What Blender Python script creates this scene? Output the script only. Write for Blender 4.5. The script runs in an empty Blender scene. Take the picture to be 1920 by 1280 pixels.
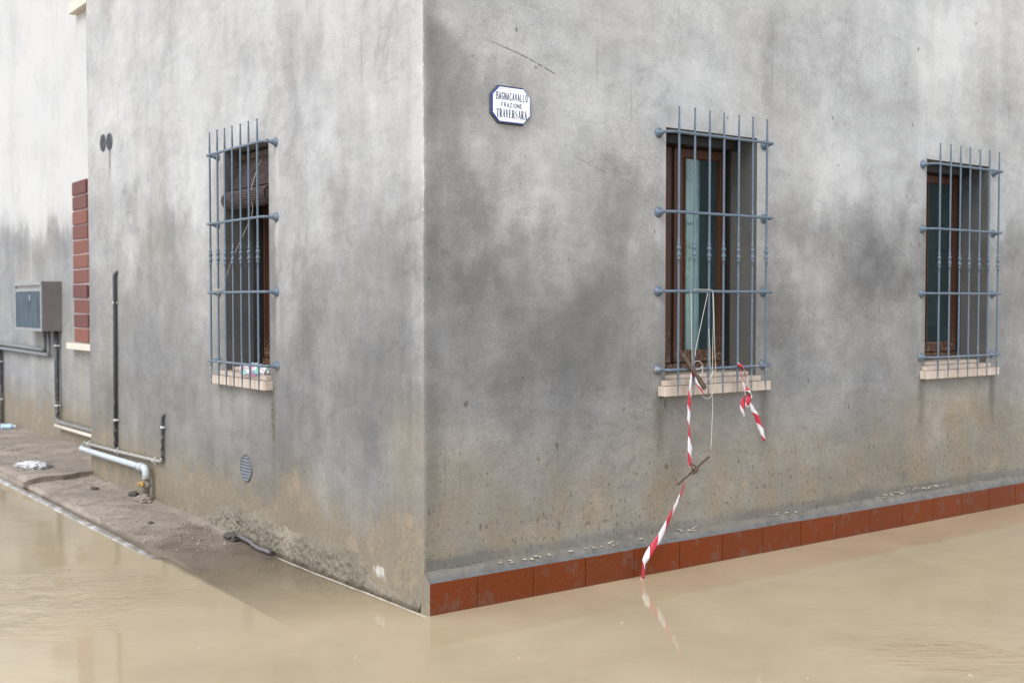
import bpy, math, random
import numpy as np
from mathutils import Vector, Matrix, noise as mn

random.seed(7)
S = bpy.context.scene
COL = S.collection
PI = math.pi

# ------------------------------------------------------------------ camera
YAW, PITCH, ROLL = 0.6382, -0.0334, 0.0002
cd = bpy.data.cameras.new('camera')
cam = bpy.data.objects.new('camera', cd); COL.objects.link(cam)
cd.sensor_width = 36.0; cd.lens = 2175.4357 / 1920 * 36
cd.clip_start = 0.05; cd.clip_end = 900
_f = Vector((math.cos(PITCH)*math.sin(YAW), math.cos(PITCH)*math.cos(YAW), math.sin(PITCH)))
_r = Vector((math.cos(YAW), -math.sin(YAW), 0)); _u = _r.cross(_f)
_r2 = math.cos(ROLL)*_r + math.sin(ROLL)*_u; _u2 = -math.sin(ROLL)*_r + math.cos(ROLL)*_u
M = Matrix((_r2, _u2, -_f)).transposed().to_4x4()
M.translation = Vector((-3.0674, -4.8698, 1.55))
cam.matrix_world = M
cd.dof.use_dof = True; cd.dof.focus_distance = 6.6; cd.dof.aperture_fstop = 2.5
S.camera = cam

# ------------------------------------------------------------------ light
SUN_DIR = Vector((-0.76, -0.34, 0.84)).normalized()       # towards the sun
W = bpy.data.worlds.new('World'); S.world = W; W.use_nodes = True
wn = W.node_tree; wn.nodes.clear()
sky = wn.nodes.new('ShaderNodeTexSky'); sky.sky_type = 'NISHITA'; sky.sun_disc = False
sky.sun_elevation = math.asin(SUN_DIR.z); sky.sun_rotation = math.atan2(SUN_DIR.x, SUN_DIR.y)
sky.air_density = 1.0; sky.dust_density = 1.2; sky.ozone_density = 1.0
hs = wn.nodes.new('ShaderNodeHueSaturation'); hs.inputs['Saturation'].default_value = 1.1
bg = wn.nodes.new('ShaderNodeBackground'); bg.inputs['Strength'].default_value = 0.15
wo = wn.nodes.new('ShaderNodeOutputWorld')
# broken cloud deck over the whole dome
tcw = wn.nodes.new('ShaderNodeTexCoord'); cl = wn.nodes.new('ShaderNodeTexNoise')
cl.inputs['Scale'].default_value = 2.2; cl.inputs['Detail'].default_value = 5; cl.inputs['Roughness'].default_value = .55
wn.links.new(tcw.outputs['Generated'], cl.inputs['Vector'])
clr = wn.nodes.new('ShaderNodeMapRange'); clr.inputs[1].default_value = .30; clr.inputs[2].default_value = .70
clr.inputs[3].default_value = 4.2; clr.inputs[4].default_value = 8.2
wn.links.new(cl.outputs['Fac'], clr.inputs[0])
cmx = wn.nodes.new('ShaderNodeMix'); cmx.data_type = 'RGBA'; cmx.inputs[0].default_value = .62
wn.links.new(sky.outputs[0], hs.inputs['Color']); wn.links.new(hs.outputs[0], cmx.inputs[6]); wn.links.new(clr.outputs[0], cmx.inputs[7])
wn.links.new(cmx.outputs[2], bg.inputs['Color'])
wn.links.new(bg.outputs[0], wo.inputs['Surface'])
sl = bpy.data.lights.new('sun', 'SUN'); sl.energy = 1.15; sl.angle = math.radians(34); sl.color = (1.0, 0.99, 0.98)
so = bpy.data.objects.new('sun', sl); COL.objects.link(so)
so.rotation_euler = (-SUN_DIR).to_track_quat('-Z', 'Y').to_euler(); so.location = (-6, -4, 12)
S.view_settings.view_transform = 'Standard'; S.view_settings.look = 'None'
S.view_settings.exposure = 1.05; S.view_settings.gamma = 1.0
S.view_settings.use_curve_mapping = False
S.render.engine = 'CYCLES'
S.cycles.max_bounces = 8; S.cycles.transparent_max_bounces = 8
S.cycles.use_denoising = True

# ------------------------------------------------------------------ node helpers
class NT:
    def __init__(s, name):
        s.m = bpy.data.materials.new(name); s.m.use_nodes = True
        s.t = s.m.node_tree; s.t.nodes.clear()
        s.out = s.t.nodes.new('ShaderNodeOutputMaterial')
        s._pos = None
    def n(s, typ, **kw):
        nd = s.t.nodes.new(typ)
        for k, v in kw.items(): setattr(nd, k, v)
        return nd
    def put(s, sock, v):
        if hasattr(v, 'links') or isinstance(v, bpy.types.NodeSocket): s.t.links.new(v, sock)
        else:
            if hasattr(sock.default_value, '__len__'):
                if not hasattr(v, '__len__'): v = (v, v, v)
                v = tuple(v)
                if len(sock.default_value) == 4 and len(v) == 3: v = v + (1,)
            sock.default_value = v
    @property
    def pos(s):
        if s._pos is None: s._pos = s.n('ShaderNodeNewGeometry')
        return s._pos.outputs['Position']
    @property
    def nor(s):
        s.pos; return s._pos.outputs['Normal']
    def obj(s): return s.n('ShaderNodeTexCoord').outputs['Object']
    def rnd(s): return s.n('ShaderNodeObjectInfo').outputs['Random']
    def math(s, op, a, b=0.0, c=0.0, clamp=False):
        nd = s.n('ShaderNodeMath', operation=op, use_clamp=clamp)
        for i, v in enumerate((a, b, c)): s.put(nd.inputs[i], v)
        return nd.outputs[0]
    def add(s, a, b): return s.math('ADD', a, b)
    def sub(s, a, b): return s.math('SUBTRACT', a, b)
    def mul(s, a, b): return s.math('MULTIPLY', a, b)
    def step(s, v, a, b, lo=0.0, hi=1.0):
        nd = s.n('ShaderNodeMapRange', interpolation_type='SMOOTHSTEP')
        s.put(nd.inputs[0], v); nd.inputs[1].default_value = a; nd.inputs[2].default_value = b
        nd.inputs[3].default_value = lo; nd.inputs[4].default_value = hi
        return nd.outputs[0]
    def noise(s, scale, detail=4, rough=0.55, vec=None, sc=None, dist=0.0, loc=None, rot=None):
        v = s.pos if vec is None else vec
        if rot is not None:
            mr = s.n('ShaderNodeMapping'); s.put(mr.inputs['Vector'], v); mr.inputs['Rotation'].default_value = rot; v = mr.outputs[0]
        if sc is not None or loc is not None:
            mp = s.n('ShaderNodeMapping'); s.put(mp.inputs['Vector'], v)
            if sc is not None: mp.inputs['Scale'].default_value = sc
            if loc is not None: mp.inputs['Location'].default_value = loc
            v = mp.outputs[0]
        nd = s.n('ShaderNodeTexNoise'); s.put(nd.inputs['Vector'], v)
        nd.inputs['Scale'].default_value = scale; nd.inputs['Detail'].default_value = detail
        nd.inputs['Roughness'].default_value = rough; nd.inputs['Distortion'].default_value = dist
        return nd.outputs['Fac']
    def mix(s, f, a, b, mode='MIX'):
        nd = s.n('ShaderNodeMix', data_type='RGBA', blend_type=mode)
        s.put(nd.inputs[0], f); s.put(nd.inputs[6], a); s.put(nd.inputs[7], b)
        return nd.outputs[2]
    def ramp(s, f, stops):
        nd = s.n('ShaderNodeValToRGB'); s.put(nd.inputs[0], f)
        e = nd.color_ramp.elements
        while len(e) < len(stops): e.new(0.5)
        for i, (p, c) in enumerate(stops):
            e[i].position = p; e[i].color = tuple(c) + (1,)
        return nd.outputs[0]
    def sep(s, v):
        nd = s.n('ShaderNodeSeparateXYZ'); s.put(nd.inputs[0], v); return nd.outputs
    def bump(s, h, strength=0.3, dist=0.01, normal=None):
        nd = s.n('ShaderNodeBump'); s.put(nd.inputs['Height'], h)
        nd.inputs['Strength'].default_value = strength; nd.inputs['Distance'].default_value = dist
        if normal is not None: s.put(nd.inputs['Normal'], normal)
        return nd.outputs[0]
    def pbr(s, color, rough=0.8, metal=0.0, normal=None, spec=0.5, **kw):
        p = s.n('ShaderNodeBsdfPrincipled')
        s.put(p.inputs['Base Color'], color); s.put(p.inputs['Roughness'], rough)
        s.put(p.inputs['Metallic'], metal); s.put(p.inputs['Specular IOR Level'], spec)
        if normal is not None: s.put(p.inputs['Normal'], normal)
        for k, v in kw.items(): s.put(p.inputs[k.replace('_', ' ')], v)
        s.t.links.new(p.outputs[0], s.out.inputs['Surface'])
        return p

# ------------------------------------------------------------------ materials
def mat_plaster(name, stops, streak_amp, blot_amp, speckle=True, grain=1.0):
    t = NT(name)
    at = t.n('ShaderNodeAttribute', attribute_name='stain')
    ch = t.n('ShaderNodeSeparateColor'); t.put(ch.inputs[0], at.outputs['Color'])
    tone, mud, chip, algae = ch.outputs[0], ch.outputs[1], ch.outputs[2], at.outputs['Alpha']
    big = t.noise(1.5, 5, .58, dist=.25)
    med = t.noise(5.0, 5, .6, loc=(3, 1, 7))
    streak = t.noise(1.0, 5, .62, sc=(4.5, 4.5, .8))
    fine = t.noise(38, 4, .6)
    gr = t.noise(260, 2, .6)
    sidew = t.step(t.sep(t.nor)[1], -.3, -.7)                # 1 on the street-facing wall
    small = t.noise(13, 6, .65, loc=(8, 3, 1))
    v = t.add(tone, t.mul(t.sub(big, .5), blot_amp))
    v = t.add(v, t.mul(t.sub(med, .5), t.add(blot_amp * .38, t.mul(sidew, blot_amp * .12))))
    v = t.add(v, t.mul(t.sub(small, .5), .16))
    v = t.add(v, t.mul(t.sub(streak, .5), t.sub(streak_amp, t.mul(sidew, streak_amp * .72))))
    v = t.add(v, t.mul(t.sub(fine, .5), .13))
    gr2 = t.noise(150, 2, .7)
    v = t.add(v, t.mul(t.sub(gr, .5), t.add(.20 * grain, t.mul(sidew, .22))))
    v = t.add(v, t.mul(t.sub(gr2, .5), t.add(.08, t.mul(sidew, .22))))
    # tide lines: thin darker rims round the damp patches, and thin runs of dirty water
    rimn = t.noise(1.9, 4, .55, dist=.5, loc=(6, 2, 9))
    rimv = t.mul(t.step(t.math('ABSOLUTE', t.sub(rimn, .52)), .016, .003), t.step(t.noise(1.4, 2, loc=(2, 2, 5)), .42, .62))
    v = t.sub(v, t.mul(rimv, .055))
    runs = t.mul(t.step(t.noise(1.0, 3, .5, sc=(26, 26, .55), loc=(3, 3, 0)), .60, .74), t.step(t.noise(1.7, 3, .5, loc=(9, 1, 1)), .50, .66))
    v = t.sub(v, t.mul(runs, .10))
    tr = t.noise(2.2, 3, .5, sc=(1, 1, 2.6), dist=1.6, loc=(1, 4, 8))         # trowel sweeps
    v = t.add(v, t.mul(t.sub(t.step(tr, .36, .64), .5), .038))
    c = t.ramp(v, stops)
    hue = t.noise(1.1, 3, .5, loc=(11, 5, 2))
    c = t.mix(t.step(hue, .35, .7), t.mix(.10, c, (.22, .25, .32)), t.mix(.07, c, (.46, .41, .32)))
    # dried flood mud, in patches
    mm = t.add(mud, t.mul(t.sub(t.noise(4, 6, .65, sc=(1, 1, .6)), .5), 1.1))
    mm = t.mul(t.step(mm, .42, .75), t.step(mud, .02, .25))
    c = t.mix(t.mul(mm, .68), c, t.ramp(fine, [(.25, (.160, .140, .108)), (.75, (.248, .220, .172))]))
    c = t.mix(t.mul(t.step(mud, .02, .5), .75), c, t.mix(1.0, c, (1.04, .95, .80), 'MULTIPLY'))     # silt film
    # orange mud deposits
    om = t.step(t.add(t.noise(5.5, 6, .7, loc=(2, 9, 4)), t.mul(mud, .22)), .70, .78)
    c = t.mix(t.mul(t.mul(om, t.step(mud, .08, .4)), .25), c, (.36, .275, .175))
    # algae
    al = t.mul(algae, t.step(t.noise(24, 4, .6), .3, .6))
    c = t.mix(t.mul(al, .8), c, (.055, .06, .02))
    z = t.sep(t.pos)[2]
    if speckle:
        sp = t.noise(48, 3, .5, sc=(1, 1, .6), loc=(5, 5, 1))
        ylim = t.step(t.sep(t.nor)[1], -.3, -.7)
        dens = t.mul(t.step(z, 1.35, .25), .085)
        sp = t.step(t.add(sp, dens), .705, .735)
        sp2 = t.step(t.add(t.noise(22, 2, .4, sc=(1, 1, .5), loc=(1, 8, 3)), t.mul(t.step(z, 1.6, .4), .03)), .735, .755)
        c = t.mix(t.mul(t.mul(t.math('MAXIMUM', sp, sp2), t.add(t.mul(ylim, .85), .06)), .75), c, (.085, .07, .045))
        # dark pores on the whole plaster
        po = t.step(t.noise(75, 1, .4), .72, .78)
        c = t.mix(t.mul(po, .4), c, (.07, .068, .06))
        # the scratch near the corner: an arc x -> z
        px = t.sep(t.pos)[0]
        arc = t.add(t.add(2.926, t.mul(px, -.02)), t.mul(t.mul(px, px), -.205))
        arc = t.add(arc, t.mul(t.sub(t.noise(20, 3, .6), .5), .015))
        dd = t.math('ABSOLUTE', t.sub(z, arc))
        cr = t.mul(t.step(dd, .0048, .0012), t.mul(t.step(px, .30, .55), t.step(px, .845, .82)))
        cr = t.mul(t.mul(cr, ylim), t.step(t.noise(30, 2), .3, .5))
        arc2 = t.add(2.66, t.mul(px, -.33))
        d2 = t.math('ABSOLUTE', t.sub(z, arc2))
        cr2 = t.mul(t.mul(t.step(d2, .003, .001), ylim), t.mul(t.step(px, .95, 1.0), t.step(px, 1.21, 1.2)))
        hair = t.n('ShaderNodeTexVoronoi', feature='DISTANCE_TO_EDGE'); hw = t.n('ShaderNodeMapping'); hw.inputs['Scale'].default_value = (1.1, 1.1, .8)
        nz_ = t.n('ShaderNodeTexNoise'); t.put(nz_.inputs['Vector'], t.pos); nz_.inputs['Scale'].default_value = 3.5; nz_.inputs['Detail'].default_value = 5
        hv = t.n('ShaderNodeVectorMath', operation='ADD'); t.put(hv.inputs[0], t.pos); t.put(hv.inputs[1], nz_.outputs['Color'])
        t.put(hw.inputs['Vector'], hv.outputs[0]); t.put(hair.inputs['Vector'], hw.outputs[0]); hair.inputs['Scale'].default_value = 1.0
        hl = t.mul(t.step(hair.outputs['Distance'], .0032, .0008), t.step(t.noise(1.3, 3, loc=(4, 4, 2)), .56, .68))
        c = t.mix(t.mul(hl, .45), c, (.07, .065, .055))
        c = t.mix(t.math('MAXIMUM', t.mul(cr, .85), t.mul(cr2, .5)), c, (.07, .06, .045))
    cp = t.step(t.add(chip, t.mul(t.sub(t.noise(42, 5, .75, sc=(1, 1, .3)), .5), 1.8)), .55, .75)
    c = t.mix(t.mul(cp, .75), c, (.52, .51, .48))
    h = t.add(t.mul(fine, .6), t.mul(gr, .5))
    h = t.add(h, t.mul(t.noise(110, 3, .6), .6))
    h = t.add(h, t.mul(mm, .3))
    nm = t.bump(h, .55, .006)
    t.pbr(c, t.step(v, .2, .6, .72, .92), normal=nm, spec=.25)
    return t.m

GREY = [(0.0, (.052, .050, .047)), (.35, (.128, .124, .118)), (.55, (.225, .220, .211)), (.75, (.376, .373, .366)), (1.0, (.57, .568, .555))]
WHITE = [(0.0, (.06, .06, .06)), (.35, (.15, .149, .146)), (.6, (.28, .278, .272)), (.8, (.40, .398, .39)), (1.0, (.50, .498, .488))]
M_WALL = mat_plaster('cement_plaster', GREY, .20, .44)
M_FAR = mat_plaster('pale_plaster', WHITE, .22, .40, speckle=False)

def mat_simple(name, color, rough=.7, metal=0, var=.2, scale=20, bump=.2, bscale=60, spec=.5, mudz=None, mudc=(.26, .21, .14), mudamt=.8):
    t = NT(name)
    n = t.noise(scale, 5, .6)
    dark = tuple(x * (1 - var) for x in color); lite = tuple(min(1, x * (1 + var)) for x in color)
    c = t.ramp(n, [(.3, dark), (.7, lite)])
    if mudz is not None:
        z = t.sep(t.pos)[2]
        a, b, thr = mudz
        k = t.add(t.step(z, b, a, 0, .35), t.noise(34, 5, .65))
        k = t.step(k, thr, thr + .12)
        c = t.mix(t.mul(k, mudamt), c, mudc)
    t.pbr(c, rough, metal, t.bump(t.noise(bscale, 4, .6), bump, .004), spec)
    return t.m

def mat_iron():
    t = NT('grey_iron_paint')
    n = t.noise(150, 5, .7); m = t.noise(30, 4, .6)
    c = t.ramp(n, [(.3, (.066, .095, .130)), (.7, (.108, .148, .195))])
    c = t.mix(t.step(t.noise(90, 4, .7, loc=(3, 1, 1)), .60, .70), c, (.23, .27, .31))          # worn, chalky paint
    rust = t.step(t.add(t.noise(24, 6, .75, loc=(1, 6, 2)), t.mul(t.sub(n, .5), .25)), .66, .74)
    c = t.mix(t.mul(rust, .55), c, (.085, .050, .032))
    z = t.sep(t.pos)[2]
    k = t.step(t.add(t.step(z, 1.65, 1.05, 0, .33), t.noise(34, 5, .65)), .84, .96)
    c = t.mix(t.mul(k, .75), c, (.30, .265, .20))
    t.pbr(c, t.add(.40, t.mul(rust, .35)), .1, t.bump(t.add(n, m), .8, .003), .5)
    return t.m
M_IRON = mat_iron()
M_WOOD = None
def mat_wood(name, a, b, mudb):
    t = NT(name)
    n = t.noise(3, 5, .6, sc=(14, 14, 1.2))
    c = t.ramp(n, [(.25, a), (.75, b)])
    z = t.sep(t.pos)[2]
    k = t.add(t.step(z, 1.75, 1.1, 0, .22), t.noise(70, 5, .7))
    c = t.mix(t.mul(t.step(k, .70, .82), .75), c, mudb)
    t.pbr(c, .5, 0, t.bump(n, .3, .002), .3)
    return t.m
M_WOOD = mat_wood('brown_window_wood', (.040, .015, .008), (.085, .033, .016), (.24, .19, .13))
M_BLACK = mat_simple('dark_rail_and_gap', (.012, .012, .013), .6, 0, .2)
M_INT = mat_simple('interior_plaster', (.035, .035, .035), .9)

def mat_glass(name, tint):
    t = NT(name)
    tr = t.n('ShaderNodeBsdfTransparent'); tr.inputs[0].default_value = tint + (1,)
    gl = t.n('ShaderNodeBsdfGlossy'); gl.inputs['Roughness'].default_value = .03
    gl.inputs[0].default_value = (.9, .95, .95, 1)
    df = t.n('ShaderNodeBsdfDiffuse'); df.inputs[0].default_value = (.07, .112, .122, 1)
    fr = t.n('ShaderNodeFresnel'); t.nor; t.put(fr.inputs[0], t.add(1.5, t.mul(t._pos.outputs['Backfacing'], 1/1.5-1.5)))   # both faces of the thin pane reflect alike
    nb = t.bump(t.noise(3, 2), .12, .02); t.put(gl.inputs['Normal'], nb)
    m0 = t.n('ShaderNodeMixShader')
    t.put(m0.inputs[0], t.step(t.noise(4, 2, .5), .30, .75, .15, .28)); t.t.links.new(tr.outputs[0], m0.inputs[1]); t.t.links.new(df.outputs[0], m0.inputs[2])
    m1 = t.n('ShaderNodeMixShader'); t.put(m1.inputs[0], fr.outputs[0])
    t.t.links.new(m0.outputs[0], m1.inputs[1]); t.t.links.new(gl.outputs[0], m1.inputs[2])
    t.t.links.new(m1.outputs[0], t.out.inputs['Surface'])
    return t.m
M_GLASS = mat_glass('dusty_window_glass', (.80, .90, .90))
M_CURT = mat_simple('lace_curtain', (.70, .76, .74), .9, 0, .12, 6, .05)
M_LACE = mat_simple('lace_motif', (.60, .63, .58), .9, 0, .2, 30, .3)

def mat_stone():
    t = NT('travertine_sill')
    n = t.noise(6, 5, .6, sc=(7, 7, .9)); f = t.noise(90, 3, .6)
    c = t.ramp(n, [(.25, (.36, .285, .225)), (.55, (.50, .415, .345)), (.8, (.60, .52, .45))])
    up = t.step(t.sep(t.nor)[2], .5, .9)
    c = t.mix(t.mul(up, t.step(f, .3, .6)), c, (.27, .225, .175))
    pit = t.step(t.noise(55, 2, .5, sc=(.4, .4, 1)), .70, .78)
    c = t.mix(t.mul(pit, .6), c, (.16, .12, .08))
    t.pbr(c, .65, 0, t.bump(f, .25, .003), .35)
    return t.m
M_STONE = mat_stone()

def mat_tile():
    t = NT('terracotta_tile')
    r = t.rnd(); n = t.noise(9, 6, .65); f = t.noise(30, 5, .7, loc=(4, 2, 1)); ff = t.noise(150, 3, .6)
    c = t.mix(r, (.140, .026, .004), (.115, .025, .006))
    c = t.mix(t.step(ff, .35, .7), c, t.mix(.3, c, (.20, .065, .03)))
    film = t.step(t.add(n, t.mul(t.sub(f, .5), .5)), .53, .66)
    c = t.mix(t.mul(film, .40), c, (.115, .086, .066))
    z = t.sep(t.pos)[2]
    c = t.mix(t.mul(t.step(z, .03, .0), .35), c, (.10, .04, .025))
    t.pbr(c, .45, 0, t.bump(t.add(ff, t.mul(film, .6)), .25, .002), .1)
    return t.m
M_TILE = mat_tile()
M_GROUT = mat_simple('cement_grout', (.135, .075, .05), .9, 0, .2, 30, .4, 120)

def mat_ledge():
    t = NT('cement_ledge')
    n = t.noise(14, 6, .65); f = t.noise(140, 3, .6)
    c = t.ramp(n, [(.25, (.070, .068, .062)), (.5, (.112, .110, .104)), (.8, (.160, .159, .152))])
    up = t.sep(t.nor)[2]
    c = t.mix(t.mul(t.step(up, .75, .95), t.step(n, .25, .5)), c, (.122, .127, .133))
    c = t.mix(t.mul(t.step(t.sep(t.pos)[2], .166, .188), .85), c, t.ramp(n, [(.3, (.105, .096, .078)), (.7, (.185, .168, .138))]))   # muddy fillet above the ledge
    t.pbr(c, .75, 0, t.bump(t.add(n, t.mul(f, .5)), .5, .006), .3)
    return t.m
M_LEDGE = mat_ledge()

def mat_mud(name, dark, lite):
    t = NT(name)
    n = t.noise(3.2, 6, .6, dist=.3); f = t.noise(34, 5, .65); g = t.noise(190, 3, .6)
    v = t.add(t.mul(n, .65), t.mul(f, .35))
    c = t.ramp(v, [(.32, dark), (.52, tuple((a+b)/2 for a, b in zip(dark, lite))), (.7, lite)])
    dry = t.step(t.noise(1.6, 5, .6, loc=(7, 3, 2), dist=.6), .46, .60)
    c = t.mix(t.mul(dry, .45), c, tuple(min(1, x*1.28) for x in lite))
    c = t.mix(t.mul(t.step(t.noise(9, 6, .7, loc=(2, 2, 6)), .55, .66), .55), c, tuple(x*.62 for x in dark))
    peb = t.step(t.noise(62, 2, .5), .67, .72)
    c = t.mix(t.mul(peb, .5), c, (.45, .40, .33))
    z = t.sep(t.pos)[2]
    wet = t.step(t.add(z, t.mul(t.sub(n, .5), .035)), .034, .010)       # soaked near the water
    c = t.mix(wet, c, t.mix(1.0, c, (.50, .46, .40), 'MULTIPLY'))
    t.pbr(c, t.add(.88, t.mul(wet, -.38)), 0, t.bump(t.add(t.add(f, t.mul(g, .7)), t.mul(t.noise(14, 5, .65, loc=(1, 2, 2)), .8)), .9, .012), .3)
    return t.m
M_PAVE = mat_mud('muddy_concrete', (.185, .155, .128), (.335, .285, .238))
M_MUD = mat_mud('mud_crust', (.155, .135, .103), (.255, .224, .172))
def mat_kerb():
    t = NT('wet_kerb_concrete')
    n = t.noise(7, 6, .7, dist=.4); f = t.noise(60, 4, .6)
    c = t.ramp(n, [(.36, (.13, .108, .085)), (.50, (.23, .21, .185)), (.62, (.42, .415, .40))])  # palest stop paints wet shine into the concrete
    t.pbr(c, .3, 0, t.bump(t.add(n, t.mul(f, .6)), .7, .008), .5)
    return t.m
M_KERB = mat_kerb()
M_GLINT = mat_simple('waterline_glint', (.46, .44, .40), .35, 0, .15, 40, .3)

def mat_water():
    t = NT('muddy_water')
    p = t.sep(t.pos)
    rot = (0, 0, YAW)                                        # wind ripples run across the street corner
    b1 = t.noise(1.0, 3, .5, sc=(1.0, 5.5, 1), rot=rot)
    b2 = t.noise(1.0, 3, .55, sc=(4.0, 15, 1), rot=rot, loc=(3, 2, 0), dist=1.1)
    b3 = t.noise(1.0, 3, .6, sc=(9, 34, 1), rot=rot, loc=(1, 7, 0), dist=1.4)
    patch = t.step(t.noise(.55, 2, .5, loc=(3.1, 1.7, 0)), .42, .68)
    def blob(x, y, r):
        dx = t.sub(p[0], x); dy = t.sub(p[1], y)
        d = t.math('SQRT', t.add(t.mul(dx, dx), t.mul(dy, dy)))
        return t.step(d, r, r * .35)
    lively = t.math('MAXIMUM', blob(-1.50, 1.45, .95), t.mul(blob(1.50, -2.0, .75), .6))
    lively = t.mul(lively, t.step(t.noise(2.4, 3, .6, loc=(4, 4, 4)), .34, .62))
    h = t.add(t.mul(b1, .35), t.mul(b2, t.add(.10, t.mul(patch, .16))))
    h = t.add(h, t.mul(t.mul(b3, t.add(t.mul(lively, 1.6), .01)), 1.0))
    h = t.add(h, t.mul(t.mul(b2, lively), 5.5))
    nm = t.bump(h, .17, .022)
    silt = t.noise(1.3, 5, .6, dist=.6)
    col = t.ramp(silt, [(.3, (.315, .252, .160)), (.7, (.385, .312, .203))])
    df = t.n('ShaderNodeBsdfDiffuse'); t.put(df.inputs[0], col)
    tr = t.n('ShaderNodeBsdfTransparent'); tr.inputs[0].default_value = (.98, .96, .91, 1)
    gl = t.n('ShaderNodeBsdfGlossy'); gl.inputs['Roughness'].default_value = .035
    gl.inputs[0].default_value = (1, 1, 1, 1); t.put(gl.inputs['Normal'], nm)
    fr = t.n('ShaderNodeFresnel'); fr.inputs[0].default_value = 1.333; t.put(fr.inputs['Normal'], nm)
    # turbidity: the silt hides the slab more the deeper the slab lies under the surface
    wob = t.mul(t.sub(t.noise(2.2, 4, .6, dist=.5), .5), .5)
    deep = t.step(t.add(p[1], wob), 1.62, -.10, .26, 1.0)
    off = t.step(t.add(p[0], t.mul(wob, .06)), -.575, -.655)
    north = t.step(p[1], -.05, -.25)
    east = t.step(p[0], .0, .05)
    op = t.math('MAXIMUM', t.math('MAXIMUM', deep, off), t.math('MAXIMUM', north, east))
    m0 = t.n('ShaderNodeMixShader'); t.put(m0.inputs[0], op)
    t.t.links.new(tr.outputs[0], m0.inputs[1]); t.t.links.new(df.outputs[0], m0.inputs[2])
    m1 = t.n('ShaderNodeMixShader'); t.put(m1.inputs[0], fr.outputs[0])
    t.t.links.new(m0.outputs[0], m1.inputs[1]); t.t.links.new(gl.outputs[0], m1.inputs[2])
    t.t.links.new(m1.outputs[0], t.out.inputs['Surface'])
    return t.m
M_WATER = mat_water()

def mat_tape():
    t = NT('red_white_tape')
    uv = t.n('ShaderNodeUVMap'); q = t.sep(uv.outputs[0])
    k = t.math('FRACT', t.add(t.mul(q[0], 5.6), t.mul(q[1], .35)))
    st = t.step(k, .495, .505)
    n = t.noise(60, 4, .6)
    c = t.mix(st, t.mix(n, (.33, .008, .022), (.45, .018, .045)), t.mix(n, (.52, .50, .52), (.72, .70, .72)))
    c = t.mix(t.mul(t.step(t.noise(40, 5, .7), .6, .75), .3), c, (.35, .28, .2))
    t.pbr(c, .35, 0, t.bump(t.noise(35, 3, .6), .5, .01), .5)
    return t.m
M_TAPE = mat_tape()
M_STRING = mat_simple('pale_string', (.52, .49, .44), .9, 0, .2, 120, .4, 400)
M_CORD = mat_simple('dull_cord', (.36, .34, .30), .9, 0, .25, 120, .4, 400)
M_STICK = mat_simple('wet_brown_wood', (.075, .048, .03), .7, 0, .35, 30, .5)
M_WHITE = mat_simple('white_enamel', (.80, .81, .82), .12, 0, .03, 8, .03, 20, .6)
M_BLUE = mat_simple('blue_enamel', (.02, .055, .30), .15, 0, .15, 20, .05)
M_NAVY = mat_simple('dark_blue_lettering', (.010, .018, .075), .3, 0, .1)
M_DIRT = mat_simple('dark_mortar', (.07, .065, .055), .95, 0, .4, 60, .8)
M_CONDUIT = mat_simple('dark_conduit', (.035, .037, .043), .5, 0, .25, 40, .2, 80, .5, (.0, 1.2, .70), (.27, .25, .22), .7)
M_CONDUIT_G = mat_simple('dusty_toplit_conduit', (.15, .155, .165), .55, 0, .3, 40, .3, 90, .5, (.0, 1.2, .62), (.34, .31, .27), .7)  # paler than the risers: top light put into the colour, plus dried mud
M_PVC = mat_simple('white_pipe', (.40, .435, .455), .4, 0, .12, 20, .15, 60, .5, (.0, .4, .78), (.30, .26, .20), .6)
M_CLIP = mat_simple('white_clip', (.46, .46, .44), .5, 0, .15)
M_VALVE = mat_simple('muddy_valve', (.30, .29, .27), .6, 0, .3, 30, .6, 60, .4, (.0, .3, .55), (.16, .13, .09), .85)
M_YELLOW = mat_simple('yellow_handle', (.36, .21, .05), .4, 0, .2)
M_VENT = mat_simple('dark_vent', (.03, .033, .037), .5, 0, .3)
M_VENTMETAL = mat_simple('aluminium_vent', (.13, .14, .15), .4, .5, .25, 30, .4)
M_VENTRIM = mat_simple('vent_rim_grey', (.10, .105, .11), .5, .2, .25, 30, .4)
M_STEEL = mat_simple('cabinet_steel', (.145, .133, .128), .5, .1, .15, 4, .08, 30)
M_STEELW = mat_simple('cabinet_frame', (.22, .228, .24), .5, .1, .15, 14, .1)
M_BRICK = None
def mat_brick():
    t = NT('red_brick')
    r = t.rnd(); n = t.noise(30, 5, .65)
    c = t.mix(r, (.115, .046, .042), (.195, .074, .052))
    c = t.mix(t.step(n, .4, .75), c, t.mix(.5, c, (.13, .05, .045)))
    t.pbr(c, .75, 0, t.bump(n, .5, .006), .3)
    return t.m
M_BRICK = mat_brick()
M_MORTAR = mat_simple('pinkish_mortar', (.36, .29, .29), .9, 0, .15, 40, .4)
M_CREAM = mat_simple('cream_stone', (.56, .50, .42), .6, 0, .08, 12, .15)
M_BLIND = None
def mat_blind():
    t = NT('brown_cane_blind')
    z = t.sep(t.obj())[2]
    n = t.noise(40, 4, .6, sc=(.3, .3, 3))
    c = t.ramp(n, [(.3, (.028, .020, .019)), (.7, (.088, .066, .062))])
    t.pbr(c, .7, 0, t.bump(n, .6, .004), .3)
    return t.m
M_BLIND = mat_blind()
M_ROCK = mat_simple('mud_clod', (.21, .175, .145), .9, 0, .4, 40, .8)
M_DARKROCK = mat_simple('dark_debris', (.062, .052, .044), .85, 0, .4, 40, .8)
M_RAG = mat_simple('crumpled_white_cloth', (.52, .51, .50), .8, 0, .12, 30, .5)
M_BOTTLE = mat_simple('pale_blue_plastic', (.38, .56, .70), .25, 0, .2, 30, .3)
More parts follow.
